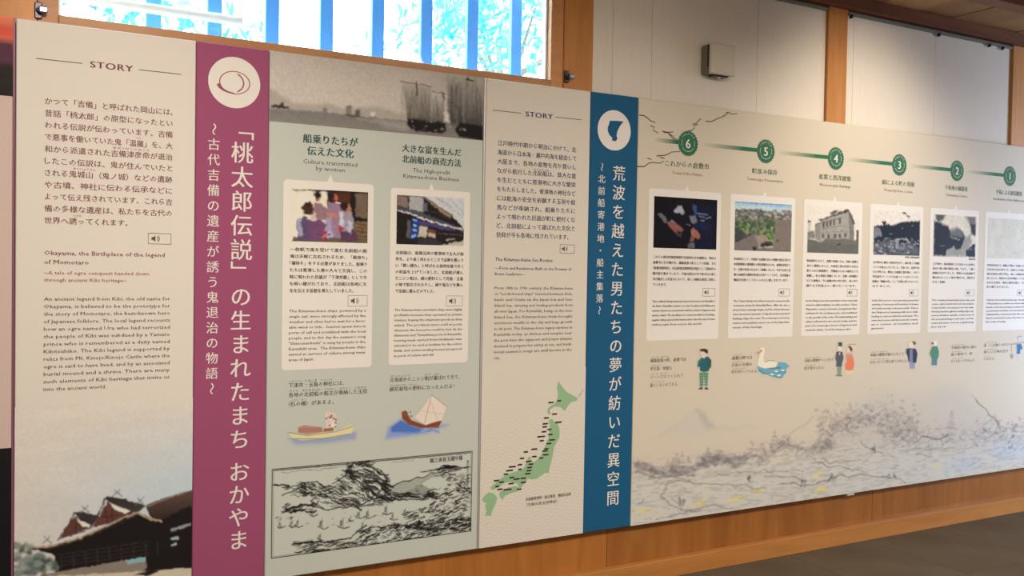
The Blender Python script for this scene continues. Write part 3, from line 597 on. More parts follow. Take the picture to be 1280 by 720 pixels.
for u in ((540, 60, 920, 320), (720, 70, 930, 290), (560, 60, 760, 190)): a.line(P([(u[0], u[1]), (u[2], u[3])]), 0.002, (110, 108, 106), a=0.7)
a.grain(0.012, 0.012, 6, 0.12)
a.photo_finish(0.007, 45); tag(a.build('photo_print', Y2, c2), 'photo of an old merchant street with dark eaves')
# captions and boat drawings
Text(Y1).line('下津井・玉島の神社には、', 0.928, 1.030, 0.020, 0.220, offset=0.01).line('各地の北前船の船主が奉納した玉垣', 0.928, 0.9925, 0.020, 0.317, offset=0.01).line('（石の柵）があるよ。', 0.928, 0.9575, 0.020, 0.179, offset=0.01) \
    .line('しもつい　たましま　じんじゃ', 0.93, 1.046, 0.008, 0.17).line('かくち　きたまえぶね　ふなぬし　ほうのう　たまがき', 0.93, 1.0085, 0.008, 0.31).line('いし　さく', 0.945, 0.973, 0.008, 0.05) \
    .line('北海道からニシン粕が運ばれてきて、', 1.341, 1.0325, 0.020, 0.315, offset=0.01).line('綿花栽培の肥料になったんだよ！', 1.341, 0.9945, 0.020, 0.289, offset=0.01).line('ほっかいどう　　　　かす　はこ', 1.345, 1.048, 0.008, 0.22).line('めんかさいばい　ひりょう', 1.345, 1.010, 0.008, 0.12).build('boat_caption', thin_ink, bG)
P = crop(330, 460, 2.77)
def pic(pts_bounds, res, key, ref=(204, 192, 170)):
    xs = [p[0] for p in pts_bounds]; zs = [p[1] for p in pts_bounds]; a_ = Art(min(xs), max(xs), min(zs), max(zs), res, (0, 0, 0), ref); a_.rgb[:] = BOARD[key]; return a_
a = pic(P([(70, 140), (330, 275)]), 0.0022, 'green'); R_ = random.Random(2)
def q(pts, col, **k): a.poly(P(pts), col, **k)
q([(85, 245), (150, 236), (320, 222), (318, 246), (200, 262), (110, 266)], (132, 138, 152), soft=0.008, a=0.9)
q([(80, 222), (100, 228), (150, 232), (260, 214), (300, 196), (314, 202), (300, 228), (240, 240), (130, 250), (100, 244)], (196, 184, 130)); a.line(P([(82, 223), (150, 234), (250, 220), (308, 202)]), 0.0025, (120, 100, 66)); a.line(P([(100, 245), (200, 245), (298, 228)]), 0.0025, (120, 100, 66))
q([(118, 205), (140, 198), (200, 205), (205, 222), (150, 230), (118, 224)], (164, 116, 96)); q([(206, 210), (240, 206), (240, 218), (206, 222)], (140, 92, 70)); a.line(P([(120, 212), (200, 210)]), 0.002, (110, 70, 56)); a.line(P([(120, 220), (200, 217)]), 0.002, (110, 70, 56))
q([(210, 155), (222, 148), (250, 158), (250, 205), (215, 208)], (198, 172, 150))
for k_ in range(16):
    (x_, z_), = P([(R_.uniform(212, 248), R_.uniform(158, 204))]); a.ell(x_, z_, 0.004, 0.004, R_.choice([(140, 56, 46), (120, 80, 62), (220, 200, 180), (90, 50, 44)]), a=0.85)
tag(a.build('boat_drawing', Y1, bG, cut=True), 'yellow flat rowing boat drawing')
a = pic(P([(410, 85), (650, 262)]), 0.0022, 'green')
q([(430, 205), (470, 178), (500, 188), (560, 210), (620, 195), (640, 196), (560, 228), (470, 240), (420, 246)], (118, 132, 168), soft=0.008, a=0.9); q([(440, 205), (475, 180), (510, 200), (560, 214), (520, 224), (440, 222)], (70, 100, 152), soft=0.005)
for k_ in range(16):
    x_ = R_.uniform(435, 600); z_ = R_.uniform(200, 226); a.line(P([(x_, z_), (x_+18, z_+3)]), 0.003, R_.choice([(60, 88, 146), (150, 164, 190), (90, 116, 160)]), a=0.8)
q([(476, 152), (490, 146), (510, 180), (560, 198), (600, 182), (616, 184), (604, 206), (540, 208), (500, 196), (478, 176)], (126, 68, 42)); a.line(P([(480, 162), (505, 188), (556, 204), (606, 192)]), 0.0025, (80, 40, 28))
q([(580, 92), (632, 134), (616, 180), (560, 196), (520, 172), (548, 140)], (204, 184, 158)); a.line(P([(580, 92), (556, 190)]), 0.0025, (140, 120, 100)); a.line(P([(580, 92), (632, 134)]), 0.003, (150, 130, 108)); a.line(P([(575, 110), (600, 180)]), 0.0016, (160, 142, 120)); a.line(P([(540, 148), (622, 160)]), 0.0016, (170, 150, 128))
for k_ in range(10):
    (x_, z_), = P([(R_.uniform(480, 520), R_.uniform(150, 182))]); a.ell(x_, z_, 0.004, 0.004, R_.choice([(100, 66, 50), (210, 194, 172), (70, 50, 44)]), a=0.85)
tag(a.build('boat_drawing', Y1, bG, cut=True), 'brown sailing boat drawing on blue waves')
# woodcut harbour print
a = Art(0.8665, 1.7215, 0.366, 0.7125, 0.0022, (0, 0, 0), (200, 190, 168)); a.rgb[:] = BOARD['green']; a.rgb *= 1.04
K = (26, 22, 20); R_ = random.Random(21)
def hatch(n, x0, x1, z0, z1, dx, dz, w=0.0022, curl=8, al=0.9, f=None):
    for _ in range(n):
        x_ = R_.uniform(x0, x1); z_ = R_.uniform(z0, z1)
        if f: z_ = f(x_)+R_.uniform(-z0, z1)
        L_ = R_.uniform(0.5, 1.2); a.line(P([(x_, z_), (x_+dx*L_*0.5, z_+dz*L_*0.5+R_.uniform(-curl, curl)*0.5), (x_+dx*L_, z_+dz*L_)]), R_.uniform(0.5, 2.3)*w, K, a=al)
def s(pts, w=0.003): a.line(P(pts), w, K)
for pts in ([(60, 345), (300, 325)], [(60, 352), (120, 346), (290, 333)], [(60, 362), (280, 342)], [(420, 318), (700, 298)], [(440, 326), (520, 320)]): s(pts, 0.0012)
s([(30, 408), (60, 404), (84, 408)], 0.007)
# castle hill
for pts in ([(60, 440), (110, 425), (150, 395), (180, 392), (210, 408), (240, 410)], [(160, 462), (200, 435), (250, 425), (290, 440), (330, 430)], [(240, 400), (280, 375), (300, 340), (320, 322), (350, 330), (380, 350), (400, 365), (430, 372)],
            [(60, 505), (90, 482), (130, 475), (170, 480), (190, 460)], [(170, 480), (230, 490), (280, 482), (340, 470), (380, 450), (420, 452), (470, 455), (570, 455)], [(390, 390), (410, 410), (400, 430), (370, 445)], [(420, 415), (480, 395), (560, 375), (620, 358), (700, 345)],
            [(410, 430), (480, 435), (560, 436), (600, 432)], [(60, 415), (110, 408), (140, 398)], [(540, 360), (600, 350), (640, 336), (670, 345), (712, 340)]): s(pts, 0.0045)
q([(590, 352), (620, 346), (640, 334), (655, 340), (672, 348), (600, 356)], K)
hatch(70, 280, 370, 320, 345, 14, -4); hatch(90, 270, 400, 345, 380, 22, 8); hatch(110, 240, 420, 370, 420, 20, 10); hatch(80, 330, 430, 380, 450, 24, 16, 0.003)
hatch(50, 110, 230, 395, 435, 24, 10); hatch(60, 160, 330, 430, 485, 26, 8); hatch(50, 60, 170, 474, 500, 20, -3, 0.003); hatch(40, 70, 240, 410, 445, 22, -3); hatch(40, 250, 420, 450, 480, 30, -2)
for k_ in range(14): s([(420+k_*4, 412+k_*3), (520+k_*5, 388+k_*3), (600-k_*9, 372+k_*5)], 0.0014)
hatch(60, 430, 590, 436, 452, 30, -1, 0.0024); hatch(36, 560, 640, 358, 380, 22, -4, 0.0014)
hatch(130, 560, 708, 420, 505, 16, -6, 0.0024); hatch(40, 630, 708, 370, 410, 14, -4); hatch(90, 480, 712, 490, 560, 22, -5, 0.0028); hatch(30, 660, 712, 400, 430, 12, 6)
# foreground hills
s([(100, 612), (180, 604), (250, 596), (300, 590)], 0.006); s([(300, 592), (330, 565), (400, 552), (470, 545), (560, 540), (640, 530), (715, 520)], 0.005)
hatch(120, 100, 320, 600, 642, 24, -5, 0.0024); hatch(230, 320, 600, 552, 618, 18, -7, 0.0026); hatch(140, 560, 714, 520, 570, 18, -6, 0.0026); hatch(60, 430, 560, 540, 560, 12, -8, 0.003)
for bx, bz, sc in ((170, 508, 1), (330, 515, 1.2), (365, 512, 1.2), (425, 500, 1.3), (450, 522, 1), (120, 545, 1.1), (205, 548, 1.2), (275, 548, 1.3), (195, 592, .8), (345, 545, .6), (520, 515, .8), (95, 548, .8), (60, 548, .7), (490, 503, .8), (300, 525, .5)):
    s([(bx-14*sc, bz), (bx, bz+6*sc), (bx+16*sc, bz+1)], 0.004); s([(bx, bz+4), (bx-1, bz-22*sc)], 0.0016); q([(bx-8*sc, bz-14*sc), (bx-2, bz-16*sc), (bx-3, bz), (bx-9*sc, bz-1)], K, a=0.7)
for k_ in range(24): x_ = R_.uniform(40, 640); z_ = R_.uniform(500, 545); s([(x_, z_), (x_+R_.uniform(4, 12), z_-1)], 0.0014)
hatch(10, 36, 90, 520, 530, 8, -6, 0.0014)
a.warp(0.009, 0.03, 97); fr = [(0.8675, 0.367), (1.7205, 0.367), (1.7205, 0.7115), (0.8675, 0.7115), (0.8675, 0.367)]
a.line(fr, 0.0045, K); a.line([(0.874, 0.373), (1.714, 0.373), (1.714, 0.7055), (0.874, 0.7055), (0.874, 0.373)], 0.0012, K); a.line([(0.874, 0.7055), (1.714, 0.7055)], 0.0035, K)
wc = a.build('woodcut_print', Y1, bG); tag(wc, 'black ink woodcut of harbour and castle hill')
Text(Y2).line('圖之湊島玉國中備', 1.60, 0.687, 0.022, 0.15, 'c', offset=0.02, res=1).column('備中國浅口郡玉島湊之圖', 1.700, 0.668, 0.0125, 0.0125, res=1).build('woodcut_title', ink, wc)
# aluminium joint
tag(MB().box(1.752, 1.7585, 0.001, 0.02, ZB, ZT, 0.001).build('joint_strip', alu), 'narrow grey metal strip between green board and second cream STORY board', 'metal strip')

# ---- second cream story board
b2 = board('story_board', 'cream board headed STORY with navy text above a green map of Japan', 1.7595, 2.293, 'cream2')
Text(Y1).line('STORY', 1.955, 2.171, 0.031, 0.137, spacing=1.12, offset=0.035, res=3).build('story_heading', navy, b2)
MB().box(1.793, 1.933, Y1-0.0002, Y1, 2.1698, 2.1722).box(2.105, 2.244, Y1-0.0002, Y1, 2.1698, 2.1722).build('heading_rule', thin_ink, b2)
Text(Y1).block(['江戸時代中期から明治にかけて、北', '海道から日本海・瀬戸内海を経由して', '大阪まで、各地の産物を売り買いし', 'ながら航行した北前船は、莫大な富', 'を生むとともに寄港地に大きな繁栄', 'をもたらしました。寄港地の神社など', 'には航海の安全を祈願する玉垣や絵', '馬などが奉納され、船乗りたちに', 'よって唄われた民謡が町に根付くな', 'ど、北前船によって運ばれた文化と', '信仰が今も各地に残されています。'], 1.820, 2.033, 0.0394, 0.399, 0.0252, last=0.366, offset=0.012) \
    .line('きたまえぶね', 2.0, 1.931, 0.009, 0.08).build('japanese_text', navy, b2)
audio_box(2.142, 2.219, 1.567, 1.606, b2)
Text(Y1).line('The Kitamae-bune Sea Routes', 1.816, 1.5315, 0.0215, 0.288, offset=0.014, centre=0.24).build('english_heading', navy, b2)
Text(Y1).block(['—Ports and Residences Built on the Dreams of', 'Brave Seafarers—'], 1.816, 1.494, 0.0252, 0.388, 0.0178, last=0.152, latin=True, offset=0.008).build('english_subheading', navy, b2)
Text(Y1).block(['From 18th to 19th century, the Kitamae-bune', 'or "north-bound ships" traveled between Hok-', 'kaido and Osaka via the Japan Sea and Seto', 'Inland Sea, carrying and trading products from', 'all over Japan. For Kurashiki, being on the Seto', 'Inland Sea, the Kitamae-bune trade brought', 'enormous wealth to the city and huge growth', 'to its port. The Kitamae-bune legacy survives in', 'Kurashiki today, as shrines and temples near', 'the port have the signposts and prayer plaques', "donated in prayers for safety at sea, and tradi-", "tional seamen's songs are well known in the", 'city.'], 1.816, 1.408, 0.0252, 0.398, 0.0180, last=0.031, latin=True, offset=0.006).build('english_text', thin_ink, b2)
# faint wave-scale pattern printed over the lower half
a = Art(1.7605, 2.2922, ZB+0.001, 1.05, 0.0026, (0, 0, 0)); a.rgb[:] = BOARD['cream2']; Rr = 0.048; best = np.full(a.X.shape, -1.0)
X_, Z_ = a.X-1.76, a.Z
row = np.floor(Z_/(Rr*0.5)).astype(int)
done = np.zeros(X_.shape, bool); val = np.zeros(X_.shape)
for kk in range(-2, 1):
    rr_ = row+kk; ox = (rr_ % 2)*Rr; cx_ = np.round((X_-ox)/(2*Rr))*2*Rr+ox; d = np.hypot(X_-cx_, Z_-rr_*Rr*0.5)
    ins = (d < Rr) & ~done; val = np.where(ins, d/Rr, val); done |= ins
wv = 0.5-0.5*np.cos(val*2*np.pi*3); fade = np.clip((1.05-a.Z)/0.35, 0, 1); a.rgb *= (1+0.10*(wv-0.6)*fade)[..., None]
a.build('wave_pattern', Y1, b2)
P = crop(590, 460, 3.13); m = MB()
hok = [(338, 52), (352, 72), (368, 92), (390, 105), (414, 118), (408, 128), (386, 134), (372, 152), (362, 168), (345, 152), (325, 150), (310, 158), (303, 166), (308, 180), (298, 180), (294, 168), (299, 154), (318, 142), (332, 128), (336, 105), (332, 75)]
hon = [(313, 198), (322, 212), (334, 214), (342, 240), (342, 270), (330, 292), (320, 310), (316, 340), (308, 370), (302, 395), (300, 412), (288, 408), (270, 420), (255, 432), (235, 436), (216, 432), (212, 446), (200, 458), (188, 472), (176, 452), (150, 445), (125, 450), (100, 468), (80, 476), (70, 468), (90, 450), (105, 437), (130, 420), (160, 408), (190, 400), (205, 388), (214, 362), (222, 345), (230, 352), (228, 372), (244, 366), (262, 352), (276, 328), (288, 300), (300, 270), (302, 240), (304, 218), (298, 206)]
shi = [(118, 478), (140, 468), (165, 462), (185, 466), (176, 482), (150, 490), (128, 500), (118, 516), (108, 502), (106, 488)]
kyu = [(40, 512), (52, 496), (66, 486), (84, 490), (98, 506), (92, 530), (80, 556), (72, 580), (62, 576), (52, 580), (56, 556), (50, 540), (56, 528), (44, 524)]
isl = [[(416, 110), (424, 96), (428, 98), (420, 112)], [(426, 92), (438, 84), (438, 88), (428, 95)], [(58, 608), (64, 604), (60, 612)]]
for pl in (hok, hon, shi, kyu, *isl): m.flat(P(pl), Y2)
m.build('japan_map', map_green, b2)
m = MB()
for x_, z_, w_ in ((308, 135, 24), (340, 128, 18), (322, 180, 22), (290, 195, 22), (337, 212, 30), (286, 218, 24), (284, 230, 20), (302, 240, 18), (281, 249, 20), (306, 260, 20), (270, 268, 34), (272, 284, 18), (312, 281, 26), (300, 295, 22), (290, 316, 18), (285, 324, 24), (243, 317, 26), (210, 328, 18), (288, 339, 24), (243, 346, 20), (270, 352, 18), (195, 353, 18), (222, 365, 26), (230, 376, 20), (187, 378, 18), (157, 386, 30), (225, 389, 22), (222, 401, 22), (146, 401, 30), (187, 396, 14), (217, 413, 24), (132, 415, 18), (155, 428, 20), (200, 431, 22), (174, 434, 26), (95, 440, 22), (115, 446, 20), (200, 447, 22), (152, 452, 22), (98, 463, 16), (108, 474, 22), (138, 475, 36), (184, 474, 20)):
    (cx, cz), = P([(x_, z_)]); h_ = w_/2/3.13/343*1.16; m.flat([(cx-h_, cz-0.0035), (cx+h_, cz-0.0035), (cx+h_+0.002, cz), (cx+h_, cz+0.0035), (cx-h_, cz+0.0035), (cx-h_-0.002, cz)], Y3)
m.build('port_marker', ink, b2)
Text(Y2).line('北前船寄港地・船主集落　構成自治体', 1.986, 0.474, 0.0165, 0.238, offset=0.012).line('（令和元年五月時点）', 1.992, 0.449, 0.0165, 0.158, offset=0.012).build('source_note', ink, b2)

# ---- blue title board
bB = board('title_board', 'deep blue vertical board with white sail emblem and white Japanese title', 2.293, 2.560, 'blue')
em = MB().disc(2.4245, 2.139, 0.0925, Y1).build('emblem_disc', card_m, bB)
P = crop(725, 110, 2.4875)
MB().flat(P([(92, 102), (112, 102), (135, 104), (124, 118), (116, 134), (113, 148), (116, 158), (110, 166), (99, 163), (100, 155), (91, 146), (86, 134), (86, 122), (90, 112)]), Y2).build('sail_emblem', bm_['blue'], em)
Text(Y1).column('荒波を越えた男たちの夢が紡いだ異空間', 2.456, 1.942, 0.08895, 0.074, res=3, offset=0.010).build('vertical_title', white_ink, bB)
Text(Y1).column('～北前船寄港地・船主集落～', 2.360, 1.966, 0.0548, 0.041, res=2, offset=0.010).build('vertical_subtitle', white_ink, bB)

# ---- long beige timeline board
bT = board('timeline_board', 'long beige board with green numbered badges, six photo cards and ink landscape', 2.560, 6.25, 'beige')
MB().box(4.03, 4.085, 0.004, 0.03, ZB-0.014, ZB+0.004, 0.002).build('bottom_clip', mat('clear_clip', (0.55, 0.6, 0.52), 0.3, 0.5), bT)
# ink cracks / map coast lines by badge 6
P = crop(790, 120, 4.0); m = MB()
for pl in ([(36, 96), (60, 98), (80, 112), (92, 124), (118, 132)], [(92, 148), (112, 156), (104, 172), (130, 184)], [(150, 176), (178, 182), (204, 214), (228, 216)], [(160, 182), (206, 180)], [(278, 176), (300, 172), (312, 160), (308, 150), (330, 142)], [(302, 142), (320, 138), (334, 122), (346, 112)],
           [(368, 126), (396, 128), (430, 112), (462, 100)], [(470, 84), (484, 82), (496, 90), (526, 88)], [(456, 102), (478, 86)], [(22, 352), (60, 353), (84, 336), (100, 332), (140, 336), (160, 326)], [(122, 300), (168, 296), (200, 280), (240, 278)], [(76, 310), (96, 318)], [(140, 306), (164, 312)], [(180, 186), (214, 208)]):
    m.line(P(pl), 0.005, Y1, 0.0035)
m.build('coast_line', mat('brown_ink', (0.10, 0.07, 0.045), 0.6, 0.2), bT)
XI, ZI, PI_ = 2.858, 2.113, 0.5054
heads = [('これからの倉敷市', 0.270, 'Toward the Future', 0.186, '6'), ('町並み保存', 0.172, 'Townscape Preservation', 0.247, '5'), ('産業と西洋建築', 0.243, 'Western-style Buildings', 0.237, '4'), ('綿による町の発展', 0.272, 'Prosperity from Cotton', 0.235, '3'), ('干拓地の綿栽培', 0.205, 'Cultivating Cotton', 0.190, '2'), ('干拓による新田開発', 0.262, 'Reclamation of the Shallow Sea', 0.306, '1')]
a0 = [(2.66, 2.80)]
for i, (h, hw, e_, ew, d) in enumerate(heads):
    x = XI+PI_*i
    # fading green bar that leads to the badge
    xa = x-0.42 if i else x-0.205
    ar = Art(xa, x-0.05, ZI-0.010+0.002, ZI+0.010+0.002, 0.006, (0, 0, 0)); ar.rgb[:] = BOARD['beige']; f = np.clip((ar.X-xa)/(0.27 if i else 0.13), 0, 1)[..., None]
    ar.rgb = ar.rgb*(1-f)+np.array((0.035, 0.17, 0.09))*f; ar.build('timeline_bar', Y1, bT)
    m = MB(); n_ = 24
    pts = []
    for k_ in range(n_*4):
        t = 2*math.pi*k_/(n_*4); r = 0.0600+0.0026*math.cos(n_*t); pts.append((x+r*math.cos(t), ZI+r*math.sin(t)))
    bd = m.flat(pts, Y2).build('chapter_badge', green_ink, bT); bd['label'] = 'round green badge numbered '+d
    MB().ring(x, ZI, 0.0385, 0.0405, Y3, -150, -30, 24).ring(x, ZI, 0.0385, 0.0405, Y3, -20, 24, 10).ring(x, ZI, 0.0385, 0.0405, Y3, 156, 200, 10).build('badge_ring', white_ink, bd)
    Text(Y3).line(d, x, ZI, 0.062, None, 'c', 4, 0.03).arc('CHAPTER', x, ZI, 0.046, 0.0135, 1.7).build('badge_number', white_ink, bd)
    Text(Y1).line(h, x-0.002 if i else x, 2.009, 0.031, hw, 'c', 1, 0.012).build('chapter_heading', mat('deep_green_ink', (0.06, 0.13, 0.08), 0.6, 0.2) if i == 0 else bpy.data.materials['deep_green_ink'], bT)
    Text(Y1).line(e_, x, 1.965, 0.021, ew, 'c', 1, 0.004, 0.24).build('chapter_subheading', grey_ink, bT)
TJ = [['これらの歴史的建造物群や伝統的な文化遺産は、現在の', '倉敷市に引き継がれ、繊維産業の町としての発展、また', '「倉敷美観地区」は伝統建造物群保存地区として国内外の', '観光客を集めています。今後は歴史の中で育まれた和と', '洋が融合した町並みにおいて、新しい価値を創造し発信し', 'ていきます。'],
      ['町並保存として、大原家らは倉敷川沿いの景観を後世に残すた', 'め昭和戦後の復興期から保存運動をはじめ、倉敷民芸館など', 'を、白壁の町並みを生かして整備しました。今日では約三百', '棟の伝統的な建物が町並みを形づくっており、日本遺産の', '構成文化財として多くの人々に親しまれています。'],
      ['明治時代になると、倉敷の豪商たちは、洋風の建物を', '次々と建築しました。大原孫三郎は西洋の文化を', '取り入れた美術館や、労働者のための病院などを', '整備し、町の発展に貢献しました。旧第一合同銀行', 'などの建物は、今も倉敷の町の中に残り、和と洋の', '織りなす町並みの一部となっています。'],
      ['江戸時代に綿花の栽培が広がり、綿を使った織物', 'づくりが盛んになりました。児島では、足袋や帯', 'などが作られ、明治には紡績工場が建ち、やがて', '学生服やジーンズの生産へとつながっていき、', '倉敷は「繊維の町」として全国に知られるように', 'なりました。'],
      ['江戸時代、新田開発により広がった土地は、', '塩分に強い綿の栽培に適しており、一面の', '綿畑が広がりました。肥料には北前船で', '運ばれたニシン粕が使われ、綿作は', '大きく発展。'],
      ['約四百年前まで、倉敷の平野は「吉備の穴海」', 'と呼ばれる浅い海でした。近世に入り領主や', '商人が遠浅の海を干拓し、新しい田畑を作り', '出しました。高梁川の土砂が堆積してできた', '広大な土地は、綿花の栽培を経て、今の', '町の礎となりました。']]
TE = [["These cultural heritage items have been carried on into the Kurashiki of", "the future. Kurashiki continues as a city of textiles and its Bikan area", "attracts visitors as a preservation district, a blend of Japanese and", "western culture. The city will go on to create new value for its heritage,", "together with people and their history, and to share the story of cotton", "with people from across the world."],
      ["The Ohara family and others hoped to preserve the", "townscape along the Kurashiki River. After the war, a", "preservation campaign began, and the old storehouses", "were turned into museums. Today about three hundred", "buildings shape the town. The townscape is loved by", "visitors and residents, and is one of the important", "assets of the heritage."],
      ["In the Meiji period, the merchants of the town built", "western-style buildings one after another. Ohara", "Magosaburo opened a museum, a hospital and other", "institutes for the working people, and contributed", "to the growth of the town. The bank building and", "others still stand in the streets today, and are", "part of a townscape woven of Japanese and", "western styles, loved by many people."],
      ["In the Edo period cotton growing spread and", "weaving of cotton goods flourished. In Kojima", "obi braids and tabi socks were made. Then in", "the Meiji period spinning mills were built,", "leading to school uniforms and jeans. The", "town has become well known in the country", "as a center of textiles and", "garments."],
      ["The reclaimed land held much salt, and", "cotton, which stands salt well, was planted.", "Cotton fields soon spread over the plain.", "Herring meal brought by trading ships was", "used as fertilizer, and the cotton crop of", "the area grew larger each year, and the", "town became rich as a gathering", "place of goods."],
      ["Until about four hundred years ago, the plain", "of Kurashiki was a shallow sea dotted with", "islands. Lords and merchants reclaimed the", "sea and made new fields. Soil carried by the", "Takahashi River had formed wide flats, and", "this broad land became the base of", "the town of today."]]
lastj = [0.085, 0.375, 0.375, 0.155, 0.12, 0.22]; laste = [0.305, 0.20, 0.345, 0.105, 0.137, 0.20]
CX0, CZ0, CZ1 = 2.630, 1.161, 1.885
cards = []
names = ['pale card 6 with dark photo of working hands', 'pale card 5 with colour photo of rooftops and garden', 'pale card 4 with grey photo of a stone building', 'pale card 3 with dark photo of a wooded hill', 'pale card 2 with dark photo of a lakeside', 'pale card 1 with faint old map']
for i in range(6):
    x0 = CX0+PI_*i; c_ = card(x0, x0+0.444, CZ0, CZ1, bT, names[i], x0+0.228, 0.012); cards.append(c_); tx = x0+0.031
    Text(Y3).block(TJ[i], tx, 1.561, 0.0264, 0.388, 0.0150, last=lastj[i], offset=0.012).build('japanese_text', ink, c_)
    Text(Y3).block(TE[i], tx+0.001, 1.348, 0.0222, 0.387, 0.0145, last=laste[i], latin=True, offset=0.010).build('english_text', ink, c_)
    audio_box(x0+0.338, x0+0.417, 1.373, 1.412, c_, Y3)
    if i in (3, 4): Text(Y3).line('写真提供　倉敷市歴史資料室' if i == 3 else '倉敷市所蔵', tx+0.388, 1.594, 0.0125, 0.125 if i == 3 else 0.06, 'r', offset=0.01).build('photo_credit', ink, c_)
def photo(i, bg, ref=(214, 202, 180)): x0 = CX0+PI_*i+0.031; return Art(x0, x0+0.388, 1.604, 1.849, 0.0028, bg, ref)
def q(pts, col, **k): a.poly(P(pts), col, **({'soft': 0.003} | k))
# card 6: hands
P = crop(810, 240, 6.737); a = photo(0, (20, 18, 24))
q([(370, 95), (560, 120), (560, 480), (420, 480), (380, 250)], (24, 26, 42), soft=0.02); q([(215, 170), (250, 118), (285, 120), (310, 180), (280, 190), (250, 170), (235, 180)], (158, 156, 150)); q([(80, 190), (110, 180), (165, 235), (140, 262)], (108, 104, 100))
q([(150, 250), (200, 245), (260, 275), (300, 320), (285, 335), (240, 315), (250, 345), (225, 345), (190, 300)], (134, 86, 76)); q([(240, 345), (290, 345), (275, 375), (235, 365)], (70, 58, 56)); q([(345, 205), (395, 195), (412, 260), (370, 270)], (112, 112, 114)); q([(375, 110), (400, 110), (420, 185), (390, 190)], (62, 78, 116))
q([(360, 320), (385, 305), (420, 330), (438, 385), (415, 392), (360, 375)], (150, 100, 84)); q([(360, 375), (390, 385), (380, 415), (355, 410)], (130, 88, 74)); q([(340, 430), (390, 430), (385, 475), (335, 475)], (96, 98, 96)); q([(400, 265), (520, 270), (500, 330), (400, 310)], (28, 34, 66), soft=0.01)
for u in ((420, 185, 465, 180), (430, 200, 480, 215), (470, 182, 500, 188), (485, 225, 530, 215), (440, 240, 475, 238), (190, 240, 235, 262), (325, 274, 350, 276)): a.line(P([(u[0], u[1]), (u[2], u[3])]), 0.004, (140, 148, 164), a=0.8)
a.grain(0.02, 0.02, 3, 0.2); a.photo_finish(0.007, 51); tag(a.build('photo_print', Y2, cards[0]), 'dark photo of two hands at work')
# card 5: rooftops and garden
a = photo(1, (140, 165, 185)); R_ = random.Random(4)
q([(720, 70), (1220, 90), (1220, 180), (720, 160)], (120, 158, 192)); q([(720, 95), (1000, 110), (1220, 130), (1220, 185), (720, 160)], (178, 190, 196), soft=0.012); a.line(P([(800, 82), (1000, 92), (1200, 104)]), 0.008, (70, 120, 165), a=0.8, soft=0.006)
q([(720, 150), (800, 145), (920, 142), (1000, 155), (1110, 170), (1160, 150), (1220, 165), (1220, 520), (720, 520)], (110, 104, 94))
for k_ in range(150):
    (x_, z_), = P([(R_.uniform(735, 1205), R_.uniform(155, 235))]); a.ell(x_, z_, R_.uniform(0.004, 0.014), R_.uniform(0.002, 0.006), R_.choice([(176, 168, 150), (80, 84, 70), (136, 128, 114), (60, 60, 54), (150, 140, 122)]), a=0.8)
for k_ in range(170):
    (x_, z_), = P([(R_.choice([R_.gauss(790, 45), R_.gauss(1030, 45), R_.gauss(900, 60)]), R_.gauss(290, 40))]); a.ell(x_, z_, R_.uniform(0.005, 0.014), R_.uniform(0.004, 0.01), R_.choice([(74, 96, 54), (104, 124, 74), (50, 66, 42), (134, 144, 96), (64, 86, 52)]), a=0.8)
q([(735, 400), (900, 350), (930, 430), (930, 500), (720, 500)], (118, 108, 96)); q([(725, 300), (800, 330), (830, 360), (735, 420)], (70, 72, 64)); a.line(P([(735, 418), (880, 352)]), 0.006, (40, 38, 36)); q([(1085, 230), (1220, 240), (1220, 510), (1050, 500), (1050, 400)], (126, 112, 96)); q([(900, 370), (1050, 360), (1050, 480), (930, 460)], (150, 134, 108))
for k_ in range(9): a.line(P([(1100+k_*14, 250), (1060+k_*22, 495)]), 0.002, (98, 88, 78), a=0.7)
q([(945, 430), (1040, 410), (1055, 460), (950, 470)], (60, 52, 42)); a.line(P([(930, 468), (1050, 462)]), 0.004, (196, 186, 166)); q([(880, 470), (905, 462), (915, 492), (890, 495)], (44, 32, 34))
for k_ in range(40):
    (x_, z_), = P([(R_.gauss(1030, 20), R_.gauss(370, 22))]); a.ell(x_, z_, 0.007, 0.006, R_.choice([(84, 118, 56), (60, 88, 44), (116, 140, 70)]), a=0.8)
a.grain(0.01, 0.01, 8, 0.12); a.photo_finish(0.007, 45); tag(a.build('photo_print', Y2, cards[1]), 'colour photo of tiled roofs and green garden')
# card 4: stone building
P = crop(1000, 245, 8.0); a = photo(2, (222, 206, 180), (216, 202, 178)); a.rgb[:] = (0.79, 0.775, 0.745)
q([(70, 350), (140, 345), (150, 430), (70, 420)], (128, 120, 104)); q([(76, 250), (108, 250), (106, 350), (78, 350)], (184, 172, 150)); a.line(P([(78, 248), (108, 252)]), 0.01, (84, 74, 64)); q([(560, 340), (590, 340), (590, 480), (560, 480)], (104, 96, 80))
q([(145, 285), (205, 262), (210, 460), (150, 430)], (138, 130, 114)); q([(190, 240), (480, 150), (505, 190), (535, 280), (535, 500), (210, 470), (205, 260)], (158, 148, 128)); q([(480, 150), (505, 190), (540, 290), (535, 500), (500, 500)], (126, 116, 98))
q([(180, 240), (480, 130), (495, 152), (200, 248)], (74, 66, 58)); q([(290, 175), (340, 145), (390, 150), (330, 185)], (92, 86, 74)); q([(485, 140), (520, 195), (545, 280), (530, 290), (500, 200)], (86, 78, 66)); q([(145, 280), (205, 258), (205, 268), (148, 292)], (86, 78, 68))
for k_, x_ in enumerate((225, 262, 295, 332, 388)): z_ = 268-k_*10; q([(x_, z_), (x_+18, z_-5), (x_+18, z_+50), (x_, z_+52)], (86, 80, 70))
for k_, x_ in enumerate((215, 270, 335, 385, 440)): z_ = 385-k_*3; q([(x_, z_), (x_+24, z_-2), (x_+24, z_+38), (x_, z_+40)], (96, 90, 78)); 
